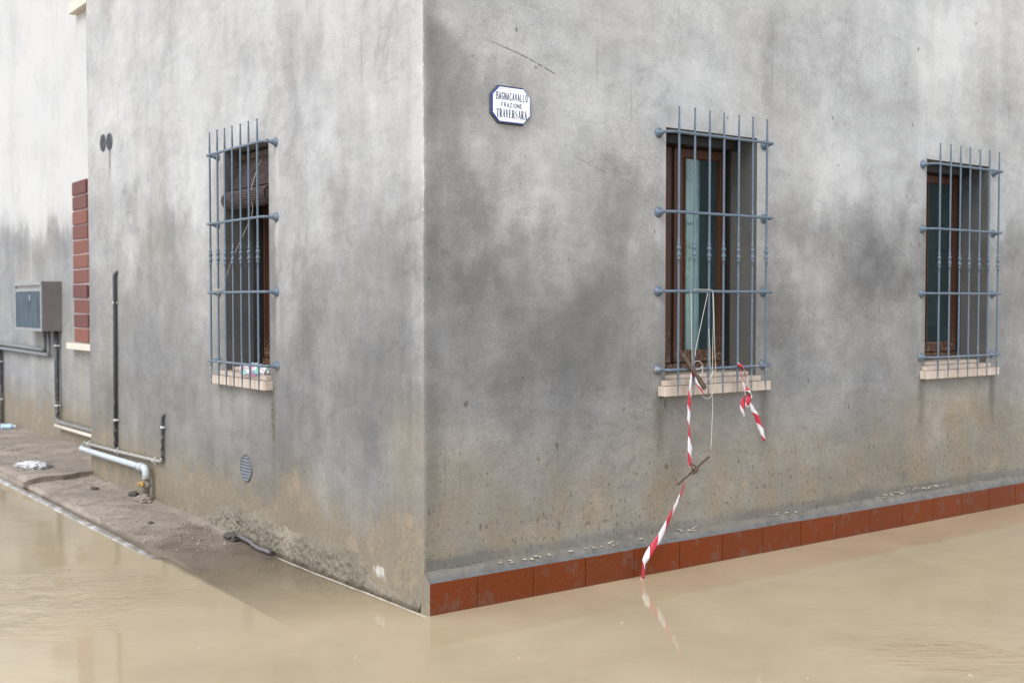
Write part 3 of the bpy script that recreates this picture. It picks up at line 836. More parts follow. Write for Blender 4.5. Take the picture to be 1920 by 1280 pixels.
make_window(.700, HOUSE, (0, 2.478, 0), -PI/2, 2.548, curtain=False)

# ------------------------------------------------------------------ grilles
BS = .1243; CZS = [1.1647, 1.6157, 2.0690, 2.5223]
def make_grille(label):
    g = thing('window_grille', label, 'window grille', group='blue grey iron window grilles')
    G = .0907; R = .0088; xa, xb = -.076, 6*BS+.076
    cross0 = None
    for z in CZS:
        if cross0 is None:
            mb = MB(); pts = [(xa, -.028, 0)]
            for q in range(7):
                a = PI/2*q/6; pts.append((xa + .045*(1-math.cos(a)), -(G-.045) - .045*math.sin(a), 0))
            k = 26
            for q in range(1, k): x = lerp(xa+.045, xb-.045, q/k); pts.append((x, -G + .0010*mn.noise((x*13, 2, 1)), .0012*mn.noise((x*11, 0, 0))))
            for q in range(7):
                a = PI/2*(1-q/6); pts.append((xb - .045*(1-math.cos(a)), -(G-.045) - .045*math.sin(a), 0))
            pts.append((xb, -.028, 0))
            rad = [R*(1+.10*mn.noise((p[0]*60, 3, 7))) for p in pts]
            mb.tube(pts, rad, 12)
            cross0 = mb.build('crossbar', M_IRON, g, (0, 0, z)); c = cross0
            mb = MB(); mb.lathe([(0, .030), (.004, .0315), (.008, .029), (.014, .023), (.024, .017), (.036, .0125), (.048, R*1.02)], (0, .001, 0), (0, -1, 0), 18)
            ro = mb.build('rosette', M_IRON, c, (xa, 0, 0))
            r2 = ro.copy(); COL.objects.link(r2); r2.parent = c; r2.location = (xb, 0, 0)
        else:
            c = cross0.copy(); COL.objects.link(c); c.parent = g; c.location = (0, 0, z)
            for ch in list(cross0.children):
                d = ch.copy(); COL.objects.link(d); d.parent = c
    b0 = None
    for i in range(7):
        if b0 is None:
            mb = MB(); r = .0070; zb, zt = 1.0145, 2.6692
            prof = [(zb, .002), (zb+.003, .0048), (zb+.008, .0052), (zb+.012, .0040), (zb+.05, .0052), (zb+.11, r)]
            for q in range(1, 20): z = lerp(zb+.11, 1.795, q/20); prof.append((z, r*(1+.05*mn.noise((z*30, 0, 5)))))
            zc = 1.846
            prof += [(zc-.050, r), (zc-.047, .0105), (zc-.043, .0115), (zc-.038, .0080), (zc-.033, .0075), (zc-.024, .0125), (zc-.016, .0135), (zc-.010, .0100), (zc-.006, .0082), (zc, .0090), (zc+.006, .0082), (zc+.010, .0100), (zc+.016, .0135), (zc+.024, .0125), (zc+.033, .0075), (zc+.038, .0080), (zc+.043, .0115), (zc+.047, .0105), (zc+.050, r)]
            for q in range(1, 20): z = lerp(1.90, zt-.11, q/20); prof.append((z, r*(1+.05*mn.noise((z*30, 0, 5)))))
            prof += [(zt-.11, r), (zt-.05, .0055), (zt-.013, .0036), (zt-.010, .0052), (zt-.006, .0060), (zt-.002, .0048), (zt, .002)]
            mb.tube([(0, -.0907, z) for z, r_ in prof], [r_ for z, r_ in prof], 10)
            b0 = mb.build('bar', M_IRON, g)
        else:
            b = b0.copy(); COL.objects.link(b); b.parent = g; b.location = (i*BS + random.uniform(-.002, .002), 0, random.uniform(-.004, .004)); b.rotation_euler = (0, random.uniform(-.0012, .0012), 0)
    # weld collars where a bar passes a crossbar
    return g
GA = make_grille('blue grey iron window grille with striped tape and strings tied to it')
GA.location = (1.6658, 0, 0)
GB = copy_tree(GA); GB.location = (4.2207, 0, 0)
GB['label'] = 'blue grey iron window grille with no tape, on the right wall beyond the taped one'
GL = copy_tree(GA); GL.location = (0, 1.7438+6*BS, 0); GL.rotation_euler.z = -PI/2
GL['label'] = 'blue grey iron window grille on the left wall in front of the rolled cane blind'

# ------------------------------------------------------------------ cane blind in the left window
BLN = thing('cane_blind', 'half rolled brown cane blind hanging inside the left wall window', 'blind', (.14, 2.13, 2.5))
v = []; f = []; n = 40; c0 = (.11, 2.50); c1 = (.036, 2.275)
mb = MB()
for i in range(22):
    t0 = i/22; x = lerp(.125, .030, t0) - .012*math.sin(PI*t0); z = lerp(2.495, 2.285, t0)
    mb.tube([(x-.14, 2.455-2.13, z-2.5), (x-.14, 1.80-2.13, z-2.5)], .0052, 6)
mb.build('slat', M_BLIND, BLN)
mb = MB(); pts = []
for i in range(30):
    a = 2*PI*i/30*3.0; r = .014 + .036*i/30
rr = .058
rings = 24
for q in range(rings):
    a = 2*PI*q/rings
    mb.tube([(.036-.14 + rr*math.cos(a), 2.462-2.13, 2.222-2.5 + rr*.95*math.sin(a)), (.036-.14 + rr*math.cos(a), 1.80-2.13, 2.222-2.5 + rr*.95*math.sin(a))], .0072, 6)
mb.tube([(.036-.14, 2.458-2.13, 2.222-2.5), (.036-.14, 1.80-2.13, 2.222-2.5)], rr, 20)
mb.build('roll', M_BLIND, BLN)
mb = MB(); mb.box((.115-.14, 1.785-2.13, 2.495-2.5), (.150-.14, 2.472-2.13, 2.53-2.5)); mb.build('head_rail', M_STICK, BLN)

def string(name, paths, label, mat=M_STRING, r=.0022, cat='string', parent=None):
    mb = MB()
    for p in paths:
        mb.tube(catmull(p, 6), r, 6)
    o = mb.build(name, mat, parent)
    if parent is None: tag(o, label, cat)
    return o
string('cord', [[(-.10,2.385,1.628), (-.085,2.29,1.640), (-.06,2.25,1.781), (-.03,2.10,1.98), (.0,2.02,2.12), (-.016,2.01,2.24), (.06,2.08,2.40), (.12,2.12,2.49)],
                [(-.100,2.41,1.624), (-.108,2.39,1.634), (-.100,2.34,1.63), (-.085,2.31,1.622), (-.080,2.36,1.618), (-.1,2.40,1.622), (-.107,2.36,1.632), (-.101,2.32,1.628), (-.12,2.30,1.61)],
                [(-.102,2.42,1.630), (-.11,2.36,1.622), (-.10,2.30,1.634), (-.09,2.35,1.64), (-.108,2.40,1.63)]], 'pale cord knotted to the left wall grille and running up to the cane blind', M_CORD, .0024, 'cord')

# crumpled packaging on the left sill
def crumple(name, centre, size, mat, seed, seg=3, amp=.35, freq=9, parent=None):
    import bmesh as bmm
    bm = bmm.new(); bmm.ops.create_icosphere(bm, subdivisions=seg, radius=1)
    for v in bm.verts:
        d = v.co.normalized(); q = d*freq*.35 + Vector((seed, seed*.7, 3))
        n = mn.noise(q)*.5 + abs(mn.noise(q*2.3))*.7 + .3*mn.noise(q*5)
        v.co = d*(1 + amp*n)
        v.co = Vector((v.co.x*size[0], v.co.y*size[1], max(v.co.z, -.75)*size[2]))
    me = bpy.data.meshes.new(name); bm.to_mesh(me); bm.free(); me.materials.append(mat)
    me.polygons.foreach_set('use_smooth', [seg > 3]*len(me.polygons))
    o = bpy.data.objects.new(name, me); COL.objects.link(o); o.location = centre
    if parent is not None: o.parent = parent
    return o
bag = crumple('plastic_bag', (.0, 2.005, 1.121), (.062, .165, .044), M_BAG, 4.2, 4, .35, 10)
tag(bag, 'crumpled plastic bag with pink and green print lying on the left wall window sill', 'plastic bag')

# ------------------------------------------------------------------ street sign
SG = thing('street_sign', 'white enamel street sign with blue border reading BAGNACAVALLO FRAZIONE TRAVERSARA beside the corner', 'sign', (.5285, -.002, 2.569))
def octa(w, h, c):
    w, h = w/2, h/2
    return [(-w, -h+c), (-w+c, -h), (w-c, -h), (w, -h+c), (w, h-c), (w-c, h), (-w+c, h), (-w, h-c)]
def plate(pa, ya, pb, yb):
    mb = MB(); n = len(pa); o = 0
    mb.v = [(x, ya, z) for x, z in pa] + [(x, yb, z) for x, z in pb]
    mb.f = [tuple(range(n)), tuple(range(n, 2*n))] + [(i, (i+1) % n, n+(i+1) % n, n+i) for i in range(n)]
    mb.sm = [False]*len(mb.f); return mb
SW, SH = .250, .188
plate(octa(SW+.014, SH+.014, .050), .004, octa(SW+.004, SH+.004, .047), -.008).build('mortar_bed', M_DIRT, SG)
plate(octa(SW, SH, .046), -.006, octa(SW-.008, SH-.008, .044), -.017).build('border', M_BLUE, SG)
plate(octa(SW-.009, SH-.009, .043), -.0155, octa(SW-.019, SH-.019, .040), -.0185).build('face', M_WHITE, SG)
def rim(w, h, c, t, y):
    a = octa(w, h, c); b = octa(w-2*t, h-2*t, c-t*.4); mb = MB()
    for i in range(8):
        j = (i+1) % 8; mb.quad((a[i][0], y, a[i][1]), (a[j][0], y, a[j][1]), (b[j][0], y, b[j][1]), (b[i][0], y, b[i][1]))
    return mb
rim(SW-.030, SH-.030, .037, .0010, -.0191).build('thin_line', M_BLUE, SG)
# lettering drawn as strokes: (x0,y0,x1,y1,weight) in a unit cell, weight 1 = thick, .35 = hairline
def arc(cx, cy, rx, ry, a0, a1, n, w):
    p = [(cx+rx*math.cos(math.radians(lerp(a0, a1, i/n))), cy+ry*math.sin(math.radians(lerp(a0, a1, i/n)))) for i in range(n+1)]
    return [(p[i][0], p[i][1], p[i+1][0], p[i+1][1], w) for i in range(n)]
SANS = {
 'B': [(0,0,0,1,1),(0,1,.5,1,1),(0,.52,.5,.52,1),(0,0,.5,0,1)] + arc(.5,.76,.42,.24,90,-90,8,1) + arc(.5,.26,.5,.26,90,-90,8,1),
 'A': [(0,0,.5,1,1),(.5,1,1,0,1),(.2,.32,.8,.32,1)],
 'G': arc(.5,.5,.5,.5,40,330,14,1) + [(.95,.25,.95,.46,1),(.95,.46,.58,.46,1)],
 'N': [(0,0,0,1,1),(0,1,1,0,1),(1,0,1,1,1)], 'C': arc(.5,.5,.5,.5,45,315,14,1), 'V': [(0,1,.5,0,1),(.5,0,1,1,1)],
 'L': [(0,1,0,0,1),(0,0,.9,0,1)], 'O': arc(.5,.5,.5,.5,0,360,18,1), 'F': [(0,0,0,1,1),(0,1,.9,1,1),(0,.52,.75,.52,1)],
 'R': [(0,0,0,1,1),(0,1,.5,1,1),(0,.48,.5,.48,1),(.45,.48,1,0,1)] + arc(.5,.74,.45,.26,90,-90,8,1),
 'Z': [(0,1,1,1,1),(1,1,0,0,1),(0,0,1,0,1)], 'I': [(.5,0,.5,1,1)], 'E': [(0,0,0,1,1),(0,1,.9,1,1),(0,.52,.75,.52,1),(0,0,.9,0,1)],
}
HA = .34
SERIF = {
 'T': [(.5,0,.5,1,1),(0,1,1,1,HA),(.3,0,.7,0,HA),(0,1,0,.86,HA),(1,1,1,.86,HA)],
 'R': [(.18,0,.18,1,1),(0,1,.5,1,HA),(0,0,.4,0,HA),(.18,.5,.5,.5,HA),(.55,.5,.85,0,.9),(.75,0,1.02,0,HA)] + arc(.5,.75,.32,.25,90,-90,8,.75),
 'A': [(0.08,0,.5,1,HA),(.5,1,.86,0,1),(.22,.3,.72,.3,HA),(-.05,0,.25,0,HA),(.68,0,1.05,0,HA)],
 'V': [(.1,1,.5,0,1),(.5,0,.9,1,HA),(-.05,1,.3,1,HA),(.75,1,1.05,1,HA)],
 'E': [(.18,0,.18,1,1),(0,1,.9,1,HA),(0,0,.9,0,HA),(.18,.5,.62,.5,HA),(.9,1,.9,.82,HA),(.9,0,.9,.2,HA),(.62,.6,.62,.4,HA)],
 'S': arc(.5,.75,.36,.25,40,200,8,.45) + [(.18,.66,.82,.34,1)] + arc(.5,.25,.36,.25,20,-160,8,.45) + [(.8,.93,.8,.75,HA),(.14,.25,.14,.06,HA)],
}
def line(text, font, x0, x1, z0, z1, lw, gap):
    n = len(text); units = sum(.35 if c == 'I' else 1 for c in text) + gap*(n-1); cw = (x1-x0)/units; x = x0; mb = MB()
    for c in text:
        w = cw*(.35 if c == 'I' else 1)
        for (ax, ay, bx, by, k) in font[c]:
            A_ = Vector((x+ax*w, z0+ay*(z1-z0))); B_ = Vector((x+bx*w, z0+by*(z1-z0))); d = (B_-A_)
            if d.length < 1e-6: continue
            d.normalize(); e = Vector((-d.y, d.x))*lw*k*.5; A_ -= d*lw*.3*k; B_ += d*lw*.3*k
            y = -.0192 - random.random()*.0004
            mb.quad(*[(p.x, y, p.y) for p in (A_-e, B_-e, B_+e, A_+e)])
        x += w + cw*gap
    return mb.build('lettering', M_NAVY, SG)
line('BAGNACAVALLO', SANS, -.098, .100, .024, .060, .0041, .66)
line('FRAZIONE', SANS, -.066, .064, -.012, .009, .0036, .70)
line('TRAVERSARA', SERIF, -.098, .096, -.066, -.026, .0060, .36)

# ------------------------------------------------------------------ round vents
def vent(name, label, y, z, r, slats, mat, rimmat, slatmat):
    t = thing(name, label, 'vent', (0, y, z), 0, 'round wall vents')
    mb = MB(); n = 28; v = []
    for (rad, x) in ((r*.90, .004), (r*.90, -.006), (r*.95, -.009), (r, -.006), (r*1.01, .004)):
        for q in range(n): a = 2*PI*q/n; v.append((x, rad*math.cos(a), rad*math.sin(a)))
    f = [(i*n+q, i*n+(q+1) % n, (i+1)*n+(q+1) % n, (i+1)*n+q) for i in range(4) for q in range(n)]
    mb.v = v; mb.f = f; mb.sm = [True]*len(f); mb.build('rim', rimmat, t)
    mb = MB(); mb.quad(*[(-.0035, r*.93*math.cos(2*PI*q/n), r*.93*math.sin(2*PI*q/n)) for q in range(n)]); mb.build('backing', mat, t)
    for k in range(slats):
        zz = lerp(-r*.80, r*.80, k/(slats-1)); hw = math.sqrt(max(.0001, (r*.89)**2 - zz*zz)); h = r*.62/slats
        mb = MB(); mb.v = [(-.003, -hw, zz+h), (-.003, hw, zz+h), (-.010, hw, zz-h), (-.010, -hw, zz-h), (-.003, -hw, zz-h*.2), (-.003, hw, zz-h*.2)]
        mb.f = [(0,1,2,3), (3,2,5,4), (0,3,4), (1,5,2)]; mb.sm = [False]*4; mb.build('slat', slatmat, t)
    return t
M_VENT2 = mat_simple('vent_slat_grey', (.085, .092, .10), .45, 0, .2)
vent('wall_vent', 'round dark vent high on the left wall, the one farther from the window', 5.003, 2.883, .073, 9, M_VENT, M_VENT2, M_VENT2)
vent('wall_vent', 'round dark vent high on the left wall with a dark drip stain below', 4.838, 2.876, .071, 9, M_VENT, M_VENT2, M_VENT2)
vent('wall_vent', 'round metal vent low on the left wall under the window', 2.140, .484, .090, 8, M_VENT, M_VENTRIM, M_VENTMETAL)

# ------------------------------------------------------------------ conduits and pipes on the left wall
CT = thing('cable_conduit', 'thin dark cable conduit with two upright branches on the left wall', 'conduit', (0, 4.7, .35))
def part_tube(name, pts, r, mat, parent, n=10, k=6):
    L = parent.location; mb = MB()
    mb.tube([Vector(p)-L for p in pts], r, n); return mb.build(name, mat, parent)
def bend(a, b, c, r, k=6):
    a, b, c = Vector(a), Vector(b), Vector(c); p = b + (a-b).normalized()*r; q = b + (c-b).normalized()*r
    return [tuple((1-t)**2*p + 2*t*(1-t)*b + t*t*q) for t in [i/k for i in range(k+1)]]
part_tube('riser', [(-.022, 4.705, .345)] + [(-.022, 4.693, 1.2)] + bend((-.022, 4.69, 1.5), (-.022, 4.685, 1.795), (.02, 4.665, 1.80), .035), .0155, M_CONDUIT, CT)
part_tube('riser', [(-.020, 3.625, .372), (-.020, 3.622, .55)] + bend((-.020, 3.62, .6), (-.020, 3.617, .712), (.02, 3.605, .716), .03), .0120, M_CONDUIT, CT)
part_tube('run', [(-.030, 5.545, .318), (-.030, 4.70, .335)] + bend((-.030, 4.7, .335), (-.026, 3.628, .362), (-.020, 3.625, .42), .03), .0135, M_CONDUIT_G, CT)
def clip(parent, p, axis, r=.02, mat=M_CLIP):
    mb = MB(); p = Vector(p) - parent.location; a = Vector(axis).normalized()
    mb.tube([p - a*.009, p + a*.009], r, 12)
    s = Vector((0, 0, 1)).cross(a) if abs(a.z) < .5 else Vector((0, 1, 0))
    q = p + Vector((r*.55, 0, 0)); e = (s if abs(a.z) > .5 else Vector((0, 0, 1)))*(r*1.75)
    lo_, hi_ = q - e - a*.006, q + e + a*.006
    mb.box((min(lo_.x, hi_.x)-.004, min(lo_.y, hi_.y), min(lo_.z, hi_.z)), (max(lo_.x, hi_.x)+.004, max(lo_.y, hi_.y), max(lo_.z, hi_.z)))
    return mb.build('clip', mat, parent)
for z in (1.548, .588): clip(CT, (-.022, 4.695, z), (0, 0, 1), .0195)
clip(CT, (-.020, 3.621, .620), (0, 0, 1), .0155)
for y in (5.44-.02, 4.66, 3.78): clip(CT, (-.030, y, .318+(5.545-y)*.0205), (0, 1, 0), .0175)

GP = thing('water_pipe', 'white pipe low on the left wall ending in a muddy valve with a yellow handle', 'pipe', (-.05, 4.7, .28))
part_tube('pipe', [(-.02, 5.62, .271), (-.045, 5.56, .271), (-.060, 5.52, .271), (-.062, 4.8, .278), (-.062, 3.96, .288)], .0240, M_PVC, GP, 14)
mb = MB(); L = GP.location
mb.tube([Vector((-.062, 4.02, .287))-L, Vector((-.062, 3.945, .288))-L], .0315, 14); mb.build('collar', M_PVC, GP)
part_tube('elbow', [(-.062, 3.95, .288)] + bend((-.062, 3.95, .288), (-.062, 3.865, .289), (-.062, 3.862, .2), .045, 8) + [(-.062, 3.862, .215)], .0285, M_PVC, GP, 14)
mb = MB(); mb.lathe([(0, .030), (.012, .033), (.016, .026), (.05, .027), (.055, .036), (.075, .036), (.08, .025), (.13, .023)], Vector((-.062, 3.862, .222))-L, (0, 0, -1), 12); mb.build('valve', M_VALVE, GP)
mb = MB(); mb.lathe([(0, .008), (.02, .008), (.022, .020), (.034, .022), (.040, .014)], Vector((-.085, 3.845, .178))-L, (-.8, -.6, 0), 10)
mb.box((-.135+.05, 3.83-4.7-.006, .172-.28), (-.112+.05, 3.83-4.7+.03, .186-.28), .003); mb.build('handle', M_YELLOW, GP)
part_tube('spout', [(-.062, 3.862, .10), (-.066, 3.855, .075), (-.075, 3.84, .045)], [.022, .026, .021], M_VALVE, GP)

def rock(name, p, s, mat, seed, label, cat='debris', group=None):
    o = crumple(name, p, s, mat, seed, 3, .8, 8)
    return tag(o, label, cat, group)
rock('mud_clod', (-.085, 3.86, .052), (.050, .085, .028), M_ROCK, 2.0, 'muddy clod piled under the white pipe valve', 'mud clod')
rock('dark_rubbish', (-.06, 4.16, .052), (.035, .055, .018), M_DARKROCK, 5.0, 'black scrap lying on the muddy walk left of the pipe valve')
rock('mud_clod', (-.22, 4.62, .050), (.028, .04, .012), M_DARKROCK, 8.0, 'dark mud clod on the walk near the step', 'mud clod')
rock('mud_clod', (-.335, 2.98, .036), (.015, .02, .011), M_DARKROCK, 3.0, 'small dark stone in the middle of the muddy walk', 'mud clod')

# loose grit on the walk
mb = MB(); rg = random.Random(11)
def pebble(x, y, z, s):
    o = len(mb.v); n = 5; h = s*rg.uniform(.4, .8); a0 = rg.random()*6
    for zz, k in ((z-s*.3, 1.0), (z+h*.5, .85), (z+h, .35)):
        for q in range(n): a = a0+2*PI*q/n; rr = s*k*rg.uniform(.75, 1.25); mb.v.append((x+rr*math.cos(a), y+rr*1.2*math.sin(a), zz))
    for l in range(2):
        for q in range(n): mb.f.append((o+l*n+q, o+l*n+(q+1) % n, o+(l+1)*n+(q+1) % n, o+(l+1)*n+q)); mb.sm.append(False)
    mb.f.append(tuple(o+2*n+q for q in range(n))); mb.sm.append(False)
for i in range(600):
    x = rg.uniform(-.58, -.02); y = rg.uniform(2.0, 5.1) if rg.random() < .5 else rg.gauss(3.0, .5)
    if y < 1.9: continue
    pebble(x, y, float(slab_z(y))+.002, rg.choice([.003, .003, .004, .005, .007, .010]))
for i in range(350):
    x = rg.uniform(-.60, .42); y = rg.uniform(5.6, 11)
    pebble(x, y, .098-.013*max(0, y-6.5), rg.choice([.004, .006, .008, .010, .016]))
o = mb.build('grit', M_ROCK); o['kind'] = 'stuff'; o['label'] = 'loose grit and mud crumbs scattered over the muddy walk'

# thick mud stuck to the foot of the left wall
ys = np.arange(.03, 5.2, .008); zz = np.arange(-.03, .34, .007)
Yg, Zg = np.meshgrid(ys, zz)
topz = .06 + .16*sstep(-Yg, -3.2, -2.3)*sstep(Yg, .1, .8)*(.5+1.0*fbm(Yg*2.5, Yg*0+3, 41, 4)) + .05*(vnoise(Yg*14, Yg*0, 5)-.5)
thick = sstep(topz - Zg, -.015, .09)
d1 = fbm(Yg*38, Zg*38, 61, 4); d2 = fbm(Yg*75, Zg*75, 71, 2)
off = -.010 + .030*thick + thick*(d1-.5)*.024 + thick*(d2-.5)*.020
hole = np.exp(-(((Yg-.43)+(d1-.5)*.10)/.13)**4 - (((Zg-.125)+(d1-.5)*.05)/.065)**4); off = off - .05*hole
off = off + .02*np.exp(-(Zg/.03)**2)*sstep(Yg, 1.9, 2.4)
v = [(float(-o_), float(y), float(z)) for o_, y, z in zip(off.ravel(), Yg.ravel(), Zg.ravel())]
nz, ny = Yg.shape; f = []
for j in range(nz-1):
    for i in range(ny-1):
        if max(off[j, i], off[j+1, i], off[j, i+1], off[j+1, i+1]) > -.002:
            k = j*ny+i; f.append((k, k+ny, k+ny+1, k+1))
me = bpy.data.meshes.new('mud_crust'); me.from_pydata(v, [], f); me.materials.append(M_MUD)
me.polygons.foreach_set('use_smooth', [True]*len(f)); me.update()
mc = bpy.data.objects.new('mud_crust', me); COL.objects.link(mc); mc['kind'] = 'stuff'; mc['label'] = 'rough drying mud clinging to the foot of the left wall'

# pale strip standing in for the sky glint where water meets the wall
mb = MB(); pts = []
for i in range(90):
    y = lerp(-.05, 1.72, i/89); pts.append((-.026 - .006*mn.noise((y*5, 0, 2)) - .016*float(sstep(np.array(y), .3, 1.2)), y, .0015))
mb.tube(pts, [max(.0008, .0022+.0022*mn.noise((p[1]*9, 3, 0))) for p in pts], 6); o = mb.build('meniscus_glint', M_GLINT); o['kind'] = 'stuff'; o['label'] = 'thin pale strip standing in for the sky glint where the water meets the left wall'

# driftwood branch at the foot of the wall
BR = thing('branch', 'dark wet branch lying at the foot of the left wall by the waterline', 'branch', (-.05, 2.0, .02))
pts = [(-.075, 2.235, .030), (-.050, 2.15, .040), (-.043, 2.06, .036), (-.050, 1.97, .036), (-.062, 1.88, .030), (-.062, 1.80, .024), (-.052, 1.72, .022), (-.05, 1.665, .020)]
cp = catmull(pts, 6); mb = MB()
mb.tube([Vector(p)-BR.location for p in cp], [.017+.0035*mn.noise((i*.9, 1, 1)) for i in range(len(cp))], 9); 
M_BARK = mat_simple('wet_bark', (.075, .065, .062), .22, 0, .5, 40, .6, 70, .8)
mb.build('stem', M_BARK, BR)
o = crumple('mud_lump', Vector((-.075, 2.215, .032))-BR.location, (.035, .075, .024), M_DARKROCK, 9, 3, .9, 9, BR)

# ------------------------------------------------------------------ barrier tape, sticks and strings on the near grille
def ribbon(name, pts, width, twists, label, group, phase=0.0, parent=None, flat=None):
    cp = catmull(pts, 8); n = len(cp); v = []; f = []; uv = []; s = phase; us = []
    for i, p in enumerate(cp):
        if i: s += (cp[i]-cp[i-1]).length
        us.append(s)
    for i, p in enumerate(cp):
        t = i/(n-1); d = (cp[min(i+1, n-1)]-cp[max(i-1, 0)]).normalized()
        side = d.cross(Vector((0, -1, 0))).normalized(); nrm = side.cross(d)
        tw = np.interp(t, [q[0] for q in twists], [q[1] for q in twists]); w = np.interp(t, [q[0] for q in twists], [q[2] for q in twists])*width
        a = side*math.cos(tw) + nrm*math.sin(tw)
        fold = nrm*math.cos(tw) - side*math.sin(tw)
        for k, e in enumerate((-.5, -.2, .15, .5)):
            bump_ = .004*mn.noise((us[i]*22, e*3, 4)) + (.003 if k in (1, 2) else 0)
            v.append(tuple(p + a*w*e + fold*bump_)); uv.append((us[i], e))
    for i in range(n-1):
        for k in range(3): q = i*4+k; f.append((q, q+1, q+5, q+4))
    me = bpy.data.meshes.new(name); me.from_pydata(v, [], f); me.materials.append(M_TAPE)
    ul_ = me.uv_layers.new(name='UVMap')
    for lp in me.loops: ul_.data[lp.index].uv = uv[lp.vertex_index]
    me.polygons.foreach_set('use_smooth', [True]*len(f)); me.update()
    o = bpy.data.objects.new(name, me); COL.objects.link(o)
    md = o.modifiers.new('thickness', 'SOLIDIFY'); md.thickness = .0006; md.offset = 0
    if parent is not None: o.parent = parent
    elif label: tag(o, label, 'barrier tape', group)
    return o
TP = ribbon('barrier_tape', [(1.772,-.104,1.165), (1.745,-.116,1.10), (1.734,-.118,1.035), (1.729,-.118,.968), (1.725,-.12,.863), (1.732,-.12,.776), (1.737,-.118,.658), (1.742,-.118,.593), (1.709,-.118,.545), (1.665,-.116,.449), (1.587,-.114,.333), (1.52,-.112,.239), (1.446,-.11,.163), (1.395,-.108,.097), (1.383,-.106,.010), (1.375,-.106,-.05)], .040,
   [(0,.3,.75), (.1,.4,.8), (.2,.1,.85), (.3,.6,.95), (.38,.1,1.0), (.47,.7,.95), (.55,.8,.9), (.60,.5,.9), (.68,.3,1.0), (.76,-.2,1.0), (.82,-.6,1.0), (.88,.3,1.0), (.93,.2,.95), (1,.1,.85)],
   'long red and white barrier tape hanging from the grille down into the water', 'red and white barrier tapes', .03)
ribbon('loose_end', [(1.775,-.104,1.17), (1.79,-.118,1.10), (1.815,-.125,1.05), (1.84,-.128,1.015)], .034, [(0,.6,.5), (.5,.2,.8), (1,.8,.5)], None, None, .06, TP)
T2 = ribbon('barrier_tape', [(2.155,-.098,1.185), (2.190,-.106,1.165), (2.225,-.108,1.09), (2.222,-.112,1.01), (2.235,-.114,.965), (2.275,-.114,.905), (2.315,-.112,.855), (2.352,-.110,.785), (2.388,-.108,.712)], .036,
   [(0,.3,.8), (.15,.9,.75), (.3,1.2,.6), (.45,.6,.8), (.6,.2,1.0), (.8,-.1,1.05), (1,.2,.9)],
   'short red and white barrier tape knotted to the grille, tail hanging to the right', 'red and white barrier tapes', .0)
ribbon('loose_end', [(2.165,-.100,1.18), (2.168,-.112,1.12), (2.190,-.118,1.05), (2.205,-.116,1.0), (2.185,-.118,.965), (2.178,-.120,.925), (2.195,-.116,.868)], .044, [(0,.9,.5), (.3,.4,.6), (.5,1.1,.6), (.65,.2,1.0), (.85,.1,1.1), (1,.6,.35)], None, None, .16, T2)
ribbon('knot', [(2.200,-.115,1.035), (2.225,-.132,1.02), (2.242,-.125,.985), (2.240,-.118,.945), (2.215,-.125,.94), (2.222,-.130,.98), (2.245,-.122,.995)], .030, [(0,.2,.8), (.3,.9,1), (.6,.1,1.2), (1,.8,.8)], None, None, .05, T2)

def stick(name, a, b, w, t, label):
    a, b = Vector(a), Vector(b); d = (b-a); L_ = d.length; d.normalize(); e = d.cross(Vector((0, 1, 0))).normalized(); n = d.cross(e)
    mb = MB(); m = 8; o = 0
    for i in range(m+1):
        q = a + d*L_*i/m + n*.002*mn.noise((i*.7, 2, 5)); ww = w*(1 + .12*mn.noise((i*1.3, 0, 9)))
        for (s1, s2) in ((-1, -1), (1, -1), (1, 1), (-1, 1)): mb.v.append(tuple(q + e*ww*.5*s1 + n*t*.5*s2))
    for i in range(m):
        for k in range(4): mb.f.append((i*4+k, i*4+(k+1) % 4, (i+1)*4+(k+1) % 4, (i+1)*4+k)); mb.sm.append(False)
    mb.f += [(0, 1, 2, 3), (m*4+3, m*4+2, m*4+1, m*4)]; mb.sm += [False, False]
    return tag(mb.build(name, M_STICK), label, 'stick')
stick('wooden_stick', (1.683, -.108, 1.255), (1.850, -.128, 1.052), .026, .012, 'flat dark wooden stick tied slantwise to the grille crossbar')
stick('wooden_stick', (1.868, -.145, .655), (1.632, -.125, .508), .010, .008, 'thin dark twig caught halfway down the long barrier tape')
string('twig_knot', [[(1.735,-.13,.60), (1.75,-.14,.585), (1.775,-.145,.595), (1.755,-.152,.575), (1.72,-.14,.57)], [(1.742,-.12,.62), (1.76,-.15,.60), (1.735,-.15,.565)]], 'dark plant fibre wound round the twig on the tape', M_STICK, .006, 'fibre')

